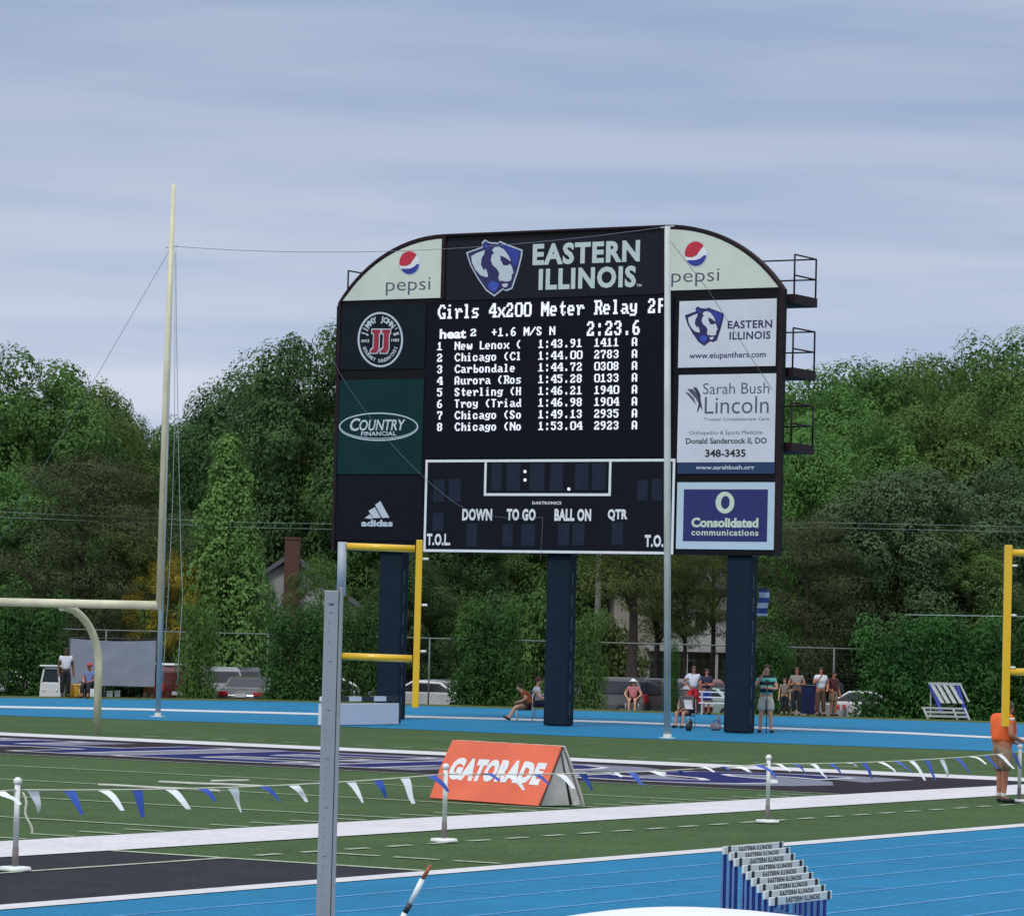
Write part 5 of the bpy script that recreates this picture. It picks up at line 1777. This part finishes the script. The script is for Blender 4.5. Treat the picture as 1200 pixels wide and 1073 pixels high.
    skinned('trousers' if legs > 1 else 'shorts', lo, el_, rl, bottom, t, 'pelvis')
    for s_ in 'RL':
        an, toe = J['an' + s_], J['toe' + s_]
        d_ = (toe - an); d_.z = 0
        if d_.length < .01: d_ = Vector((0, .1, 0))
        d_ = d_.normalized()
        sj = {'heel': tuple(an - d_ * .045 * sc - Vector((0, 0, .04 * sc))), 'mid': tuple(an.lerp(toe, .5) - Vector((0, 0, .008 * sc))), 'tip': tuple(toe + d_ * .05 * sc)}
        skinned('shoe', sj, [('heel', 'mid'), ('mid', 'tip')], {'heel': .046 * sc, 'mid': .05 * sc, 'tip': .04 * sc}, shoes, t, 'mid', 1)
        if socks:
            a_ = J['an' + s_]; k_ = J['kn' + s_]
            skinned('sock', {'a': tuple(a_), 'b': tuple(a_.lerp(k_, .28))}, [('a', 'b')], {'a': .045 * sc, 'b': .05 * sc}, sock_w, t, 'a', 1)
    hd = J['head']; fw = (J['nose'] - hd); fw.z = 0; fw.normalize(); upv = (J['crown'] - J['chin']).normalized()
    rt = fw.cross(upv).normalized()
    def hp(x, y, z): return hd + rt * x * sc + fw * y * sc + upv * z * sc
    # eyes
    m_ = MB()
    for sx in (-1, 1):
        m_.ball(hp(.036 * sx, .083, .012), .012 * sc, n=6, m=4)
    # hair or hat: a dome over the skull
    def dome(rx, rz_, zlo, back):
        m_ = MB(); n_, k_ = 16, 7
        vs = []
        for i in range(k_ + 1):
            p_ = (math.pi * .56) * i / k_
            for q_ in range(n_):
                a_ = 2 * math.pi * q_ / n_
                x = rx * math.sin(p_) * math.cos(a_); y = rx * 1.06 * math.sin(p_) * math.sin(a_); z = rz_ * math.cos(p_)
                if y > .02 and not back: z = max(z, zlo)
                vs.append(hp(x, y - .008, z + .012))
        fs = [(i * n_ + q_, (i + 1) * n_ + q_, (i + 1) * n_ + (q_ + 1) % n_, i * n_ + (q_ + 1) % n_) for i in range(k_) for q_ in range(n_)]
        m_.add(vs, fs, 0, True)
        return m_
    if hair:
        m2 = dome(.104, .112, .035, False); m2.build('hair', hair, t, fix=False)
    if hat:
        m2 = dome(.112, .122, .03, False)
        n_ = 12
        vs = []
        L_ = .11 if hat == 'cap' else .09
        for i in range(n_ + 1):
            a_ = math.pi * i / n_ if hat == 'cap' else 2 * math.pi * i / n_
            vs += [hp(.105 * math.cos(a_), .105 * math.sin(a_), .042), hp((.10 + (L_ if hat != 'cap' else .01)) * math.cos(a_), (.105 + L_) * math.sin(a_), .028)]
        m2.add(vs, [(2 * i, 2 * i + 1, 2 * i + 3, 2 * i + 2) for i in range(n_)])
        m2.build('hat', hatm, t, fix=False)
    m_.build('eyes', shoe_k, t)
    return t


def cloth(n, rgb, **k): return mat(n, lin(rgb), .85, var=k.pop('var', .1), **k)


def stripes(name, cols, period, z0=0.0):
    m = bpy.data.materials.new(name); m.use_nodes = True
    nt = m.node_tree; b_ = nt.nodes['Principled BSDF']; b_.inputs['Roughness'].default_value = .85
    tc = nt.nodes.new('ShaderNodeTexCoord'); sp = nt.nodes.new('ShaderNodeSeparateXYZ'); nt.links.new(tc.outputs['Object'], sp.inputs[0])
    ma = nt.nodes.new('ShaderNodeMath'); ma.operation = 'MULTIPLY_ADD'; ma.inputs[1].default_value = 1 / period; ma.inputs[2].default_value = z0
    fr = nt.nodes.new('ShaderNodeMath'); fr.operation = 'FRACT'
    nt.links.new(sp.outputs['Z'], ma.inputs[0]); nt.links.new(ma.outputs[0], fr.inputs[0])
    r_ = nt.nodes.new('ShaderNodeValToRGB'); r_.color_ramp.interpolation = 'CONSTANT'
    r_.color_ramp.elements[0].position = 0; r_.color_ramp.elements[0].color = (*lin(cols[0]), 1)
    r_.color_ramp.elements[1].position = .5; r_.color_ramp.elements[1].color = (*lin(cols[1]), 1)
    nt.links.new(fr.outputs[0], r_.inputs[0]); nt.links.new(r_.outputs[0], b_.inputs['Base Color'])
    return m


orange_c = cloth('orange_shirt', (222, 96, 44)); khaki = cloth('khaki_cloth', (132, 112, 92)); whitec = cloth('white_shirt', (205, 205, 215)); greyc = cloth('grey_shirt', (128, 126, 122))
brownc = cloth('rust_shirt', (150, 72, 40)); darkc = cloth('dark_cloth', (30, 30, 40)); redc = cloth('red_cloth', (190, 30, 44)); bluec = cloth('royal_cloth', (30, 60, 150)); pinkc = cloth('pink_check_shirt', (186, 110, 120), scale=40, var=.35)
camo = cloth('pattern_shirt', (122, 112, 104), scale=30, var=.4); navyc = cloth('navy_cloth', (34, 40, 70)); lightsh = cloth('light_shorts', (188, 182, 170)); brownp = cloth('brown_trousers', (86, 62, 54)); bluesh = cloth('pale_blue_shirt', (104, 120, 170)); maroonc = cloth('maroon_cap', (90, 40, 50)); redcap = cloth('red_cap', (170, 60, 66)); whitecap = cloth('white_cap', (222, 222, 226))
maroont = cloth('dark_maroon', (70, 28, 36))
stripe_m = stripes('striped_shirt', ((96, 190, 176), (24, 32, 44)), .21, .1)

# man in orange, side on, hands forward on the pennant line
p_ = G(1173, 941)
person('man in an orange shirt and khaki shorts standing side on behind the right yellow frame', p_ + Vector((0, 0, .012)), math.radians(-62), 1.74, skin_d, orange_c, khaki, shoe_k,
       pose=dict(shR=(.18, 0, 1.40), elR=(.25, -.02, 1.12), wrR=(.17, .23, 1.04), shL=(-.18, 0, 1.40), elL=(-.25, .0, 1.13), wrL=(-.14, .26, 1.02), neck=(0, .06, 1.43), throat=(0, .11, 1.48), chin=(0, .12, 1.50), head=(0, .13, 1.575), crown=(0, .105, 1.64), nose=(0, .23, 1.55), anR=(.13, -.05, .085), toeR=(.15, .12, .035), anL=(-.12, .04, .085), toeL=(-.13, .2, .035),
                 knR=(.115, -.01, .49), knL=(-.11, .05, .49), waist=(0, .035, 1.09), chest=(0, .0, 1.28)), hair=hair_b, fat=1.32, legs=.98, socks=True)
# man in the striped shirt
p_ = G(897, 858.5)
person('man in a teal and navy striped shirt, hand at his mouth, beside the right column', p_ + Vector((0, 0, .01)), math.radians(176), 1.92, skin_t, stripe_m, lightsh, shoe_k,
       pose=dict(elR=(.26, .06, 1.16), wrR=(.12, .18, 1.44), elL=(-.25, .06, 1.14), wrL=(.02, .22, 1.16), anR=(.14, 0, .085), toeR=(.18, .15, .035), anL=(-.14, 0, .085), toeL=(-.18, .15, .035), knR=(.12, .02, .5), knL=(-.12, .02, .5)),
       hair=hair_b, fat=1.15, legs=.92)
pk = MB(); pk.tube([(0, 0, 0), (0, 0, 1.42)], [.013, .02], 6); pk.box((0, -.03, 1.46), (.10, .10, .09))
mo = pk.build('monopod', dark); q_ = G(897.5, 860); mo.location = q_ + Vector((0, -.12, .01)); tag(mo, 'black monopod standing before the man in the striped shirt', 'monopod')

SIT = dict(pelvis=(0, 0, .50), waist=(0, -.02, .64), chest=(0, -.01, .82), neck=(0, .02, 1.0), throat=(0, .035, 1.07), chin=(0, .06, 1.12), head=(0, .06, 1.20), crown=(0, .05, 1.26), nose=(0, .158, 1.18),
           shR=(.165, 0, .96), elR=(.21, .08, .70), wrR=(.12, .28, .62), shL=(-.165, 0, .96), elL=(-.21, .08, .70), wrL=(-.10, .28, .62),
           hipR=(.09, .02, .49), knR=(.12, .42, .50), anR=(.12, .46, .085), toeR=(.14, .62, .035), hipL=(-.09, .02, .49), knL=(-.12, .42, .50), anL=(-.12, .46, .085), toeL=(-.14, .62, .035))


def chair(loc, rz, m, label):
    o = thing('folding_chair', label, 'chair', loc, rz)
    m_ = MB(); m_.box((0, .12, .36), (.5, .48, .03)); m_.build('seat', m, o, bevel=.01)
    m_ = MB(); m_.box((0, -.16, .64), (.5, .03, .42), 0, Matrix.Rotation(math.radians(10), 3, 'X')); m_.build('backrest', m, o, bevel=.01)
    for sx in (-1, 1):
        for sy in (-.12, .34):
            m_ = MB(); m_.tube([(sx * .24, sy, 0), (sx * .24, sy, .36 if sy > 0 else .84)], .013, 6); m_.build('leg', steel, o)
        m_ = MB(); m_.box((sx * .25, .1, .56), (.04, .44, .03)); m_.build('armrest', dark, o)
    return o


# seated spectators
p_ = G(800, 853)
rz = math.radians(150)
chair(p_ + Vector((.1, .2, .01)), rz, navyc, 'navy folding chair under the person in the white visor')
person('seated person in a patterned top and white visor, right of the tall net pole', p_ + Vector((.1, .2, .01)), rz, 1.62, skin_t, camo, darkc, shoe_k, pose=SIT, hair=hair_b, hat='brim', hatm=whitecap, legs=.55)
m_ = MB(); m_.box((0, 0, 0), (.24, .012, .32)); pp = m_.build('paper_sheet', whitec); pp.location = G(803, 853) + Vector((.06, -.30, .70)); pp.rotation_euler = (math.radians(-35), 0, .3); tag(pp, 'white sheet of paper in the lap of the person in the visor', 'paper')
p_ = G(615, 846)
rz = math.radians(88)
chair(p_ + Vector((.1, .1, .01)), rz, darkc, 'dark folding chair under the person in the rust shirt')
person('seated person in a rust-brown shirt with legs stretched left, beside the middle column', p_ + Vector((.1, .1, .01)), rz, 1.70, skin_t, brownc, maroont, shoe_k,
       pose=dict(SIT, anR=(.12, .62, .12), toeR=(.14, .74, .16), anL=(-.12, .58, .10), toeL=(-.14, .70, .14), knR=(.12, .40, .46), knL=(-.12, .40, .46), chest=(0, .08, .80), neck=(0, .2, .93), throat=(0, .24, .97), chin=(0, .29, 1.0), head=(0, .30, 1.07), crown=(0, .28, 1.13), nose=(0, .40, 1.03), shR=(.165, .14, .90), shL=(-.165, .14, .90)), hair=hair_d, legs=.35, fat=1.35)
p_ = G(630, 842)
chair(p_ + Vector((0, .2, .01)), math.radians(262), navyc, 'navy folding chair hidden behind the middle column')
person('seated person in a maroon cap and pale top, partly behind the middle column', p_ + Vector((-.05, .2, .01)), math.radians(262), 1.72, skin_t, whitec, navyc, shoe_k, pose=SIT, hair=hair_d, hat='cap', hatm=maroonc, legs=1.8, sleeves=.6)
p_ = G(742, 831)
chair(p_ + Vector((0, .3, -.1)), math.radians(172), darkc, 'low dark chair on the verge before the dark car')
person('person in a pink checked shirt and white cap sitting before the dark car', p_ + Vector((0, .3, -.1)), math.radians(172), 1.62, skin_t, pinkc, maroont, shoe_k,
       pose=dict(SIT, elR=(.30, .05, .72), wrR=(.2, .26, .58), elL=(-.30, .05, .72), wrL=(-.2, .26, .58)), hair=hair_b, hat='brim', hatm=whitecap, legs=.8)


def stander(px, py, H, rz, label, skin, top, bottom, **k):
    p_ = G(px, py)
    return person(label, p_ + Vector((0, 0, .012)), math.radians(rz), H, skin, top, bottom, k.pop('shoes', shoe_k), **k)


stander(812, 836.5, 1.66, 180, 'man in a white T-shirt and red shorts standing behind the seated person in the visor', skin_d, whitec, redc, hair=hair_b, legs=.9, fat=1.1, pose=dict(elR=(.36, -.04, 1.16), wrR=(.17, .06, 1.0), anR=(.15, .03, .085), toeR=(.2, .18, .035), knR=(.125, .04, .49)))
stander(827, 837, 1.58, 200, 'person in a dark top and blue shorts standing left of the right column', skin_d, navyc, bluec, hair=hair_d, legs=.95, pose=dict(elR=(.27, .04, 1.13), wrR=(-.04, .21, 1.14), elL=(-.27, .04, 1.13), wrL=(.05, .20, 1.19)))
stander(919, 838, 1.30, 170, 'person in a patterned top half hidden behind the man in the striped shirt', skin_t, camo, darkc, hair=hair_b, legs=1.8)
stander(933, 838.5, 1.70, 170, 'person in a grey top and dark trousers among the spectators at right', skin_d, greyc, darkc, hair=hair_b, legs=1.85, fat=1.1, pose=dict(elR=(.27, .04, 1.13), wrR=(-.04, .21, 1.14), elL=(-.27, .04, 1.13), wrL=(.05, .20, 1.19)))
stander(961, 839, 1.72, 190, 'man in a white T-shirt and brown trousers among the spectators at right', skin_d, whitec, brownp, hair=hair_d, legs=1.85, pose=dict(elR=(.25, .08, 1.16), wrR=(.10, .22, 1.36), elL=(-.25, .0, 1.13), wrL=(-.18, .18, .98), anL=(-.15, -.06, .085), toeL=(-.18, .1, .035)))
stander(976, 839, 1.58, 215, 'person in a dark maroon top turned toward the bush, rightmost of the spectators', skin_d, maroont, khaki, hair=hair_d, legs=.9, pose=dict(elR=(.36, -.04, 1.16), wrR=(.17, .06, 1.0), anR=(.15, .03, .085), toeR=(.2, .18, .035), knR=(.125, .04, .49)))
p_ = G(984, 838)
bp = thing('backpack', 'dark backpack worn by the rightmost spectator', 'backpack', p_ + Vector((-.03, -.02, .72)), math.radians(35))
m_ = MB(); m_.ball((0, 0, .22), (.19, .13, .27)); m_.build('bag', darkc, bp); m_ = MB(); m_.ball((.0, -.11, .13), (.13, .07, .12)); m_.build('pocket', darkc, bp)
stander(76, 817, 1.75, 195, 'person in a white top leaning by the white van at left', skin_k, whitec, darkc, hair=hair_d, legs=1.85)
p_ = G(103, 818)
person('seated person in a red cap and blue shirt in front of the grey tarp', p_ + Vector((0, .4, .0)), math.radians(165), 1.66, skin_d, bluesh, darkc, shoe_k, pose=SIT, hair=hair_d, hat='cap', hatm=redcap, legs=1.8)
chair(p_ + Vector((0, .4, .0)), math.radians(165), darkc, 'dark folding chair under the person in the red cap')

# =============================================================== SMALL THINGS BY THE FENCE
tarpg = mat('grey_tarp', lin((128, 134, 150)), 0.65, var=.08, scale=1.6, bump=.1)
a, b = AT(81, 805, 131.2), AT(181, 806, 131.2)
w_ = b.x - a.x
o = thing('tarp_screen', 'large grey tarp screen stretched on a frame behind the left goal post', 'tarp', (a.x, 131.2, -.2))
zt = EYE + (735 - 749) * 131.2 / F_PX + .2
zb_ = EYE + (735 - 803) * 131.2 / F_PX + .2
m_ = MB(); NX, NY = 28, 14; vs = []
rg = random.Random(4)
for j in range(NY + 1):
    for i in range(NX + 1):
        s_, t_ = i / NX, j / NY
        wv = .012 * math.sin(s_ * 31 + t_ * 3) * (1 - t_) + .010 * abs(math.sin((s_ - t_ * .8) * 7)) + .012 * abs(math.sin((s_ + t_ * .5) * 5)) + rg.uniform(-.004, .004)
        vs.append((w_ * s_, wv, zb_ + (zt - zb_) * t_ - .06 * math.sin(s_ * math.pi) * (t_ ** 3)))
m_.add(vs, [(j * (NX + 1) + i, j * (NX + 1) + i + 1, (j + 1) * (NX + 1) + i + 1, (j + 1) * (NX + 1) + i) for j in range(NY) for i in range(NX)], 0, True)
m_.build('tarp_cloth', tarpg, o, fix=False)
for x in (-.04, w_ + .04):
    m_ = MB(); m_.tube([(x, .1, 0), (x, .1, zt + .05)], .03, 8); m_.build('frame_post', dark, o)
m_ = MB(); m_.tube([(-.04, .1, zt + .03), (w_ + .04, .1, zt + .03)], .025, 8); m_.build('frame_rail', dark, o)
yel = mat('yellow_plastic', (0.62, 0.33, 0.02), .4)
p_ = G(90, 817)
o = thing('drinks_cooler', 'yellow drinks cooler standing at the knees of the person in the red cap', 'cooler', p_ + Vector((0, -.1, .004)))
m_ = MB(); m_.lathe([(.19, 0), (.22, .04), (.24, .36), (.23, .40)], 18); m_.build('tub', yel, o)
m_ = MB(); m_.lathe([(.235, .40), (.24, .44), (.16, .48)], 18); m_.build('lid', yel, o)
m_ = MB(); m_.tube([(0, -.23, .08), (0, -.28, .08)], .02, 8); m_.build('tap', white, o)
for px, w2, h2, lab in ((110, .28, .34, 'white box beside the person in the red cap, behind the goal post'), (128, .2, .2, 'small white bag under the grey tarp, left one'), (137, .18, .2, 'small white bag under the grey tarp, right one')):
    p_ = G(px, 816.5)
    o = thing('supply_box', lab, 'box', p_ + Vector((0, .1, .0)))
    m_ = MB(); m_.box((0, 0, h2 / 2), (w2, w2, h2)); m_.build('carton', white, o, bevel=.02)
    m_ = MB(); m_.box((0, 0, h2 + .012), (w2 + .02, w2 + .02, .024)); m_.build('lid', white, o, bevel=.008)
bin_m = mat('navy_bin_plastic', lin((28, 34, 78)), .4)
p_ = G(947, 838)
o = thing('wheelie_bin', 'dark blue rubbish bin between the spectators at right', 'bin', p_ + Vector((0, .5, 0)))
m_ = MB(); m_.add([(-.24, -.26, .06), (.24, -.26, .06), (.24, .26, .06), (-.24, .26, .06), (-.3, -.34, 1.02), (.3, -.34, 1.02), (.3, .34, 1.02), (-.3, .34, 1.02)], [(0, 1, 2, 3), (4, 5, 6, 7), (0, 1, 5, 4), (1, 2, 6, 5), (2, 3, 7, 6), (3, 0, 4, 7)]); m_.build('tub', bin_m, o, bevel=.02)
m_ = MB(); m_.box((0, 0, 1.06), (.66, .74, .06)); m_.build('lid', bin_m, o, bevel=.02)
for sx in (-1, 1):
    m_ = MB(); m_.tube([(sx * .22, .3, .1), (sx * .27, .3, .1)], .1, 12); m_.build('wheel', rubber, o)
# low bleacher bench between people and right column
p_ = G(838, 838)
o = thing('small_bench', 'small white slatted bench left of the right column', 'bench', p_ + Vector((0, .3, 0)))
for z in (.42, .62, .8):
    m_ = MB(); m_.box((0, .12 * (z > .5), z), (1.1, .12, .04)); m_.build('slat', white, o)
for sx in (-1, 1):
    m_ = MB(); m_.box((sx * .45, .08, .42), (.05, .25, .84)); m_.build('leg', steel, o)
# flag on the right column
p_ = G(863, 858)
bx = AT(889, 706, p_.y + .15)
o = thing('small_flag', 'small blue and white flag hanging at the right side of the right column', 'flag', bx)
m_ = MB(); vs = []
for j in range(7):
    for i in range(5):
        vs.append((-.02 + .075 * i + .03 * math.sin(j), .05 * math.sin(i * 1.6 + j), .38 - .75 * j / 6))
m_.add(vs, [(j * 5 + i, j * 5 + i + 1, j * 5 + i + 6, j * 5 + i + 5) for j in range(6) for i in range(4)], 0, True)
m_.build('cloth', stripes('flag_stripes', ((60, 80, 150), (190, 205, 225)), .3), o, fix=False)
m_ = MB(); m_.tube([(-.35, 0, .2), (-.05, 0, .42), (.28, 0, .44)], .012, 6); m_.build('bracket', dark, o)
# bag at the column's foot
p_ = G(839, 856)
o = thing('kit_bag', 'pale grey kit bag slumped at the foot of the right column', 'bag', p_)
m_ = MB(); m_.ball((0, 0, .10), (.17, .13, .11)); m_.ball((.08, .04, .26), (.05, .05, .22)); m_.ball((-.08, -.03, .16), (.08, .08, .09)); m_.build('bag', mat('bag_cloth', lin((120, 112, 122)), .8, var=.25, scale=9), o)
m_ = MB(); m_.tube([(-.12, -.05, .2), (-.03, -.1, .32), (.08, -.05, .28)], .012, 6); m_.build('strap', dark, o)
p_ = G(807, 856.5)
o = thing('kit_bag', 'small dark bag on the blue track beside the seated person in the visor', 'bag', p_)
m_ = MB(); m_.ball((0, 0, .12), (.10, .09, .13)); m_.ball((.05, 0, .22), (.06, .06, .13)); m_.build('bag', shoe_k, o); m_ = MB(); m_.tube([(-.08, 0, .26), (0, 0, .36), (.08, 0, .26)], .01, 6); m_.build('strap', dark, o)

# bake the skinned bodies into plain meshes
dg = bpy.context.evaluated_depsgraph_get()
baked = []
for o in BAKE:
    me = bpy.data.meshes.new_from_object(o.evaluated_get(dg), depsgraph=dg)
    baked.append((o, me))
for o, me in baked:
    o.modifiers.clear(); o.data = me
    for p in me.polygons: p.use_smooth = True
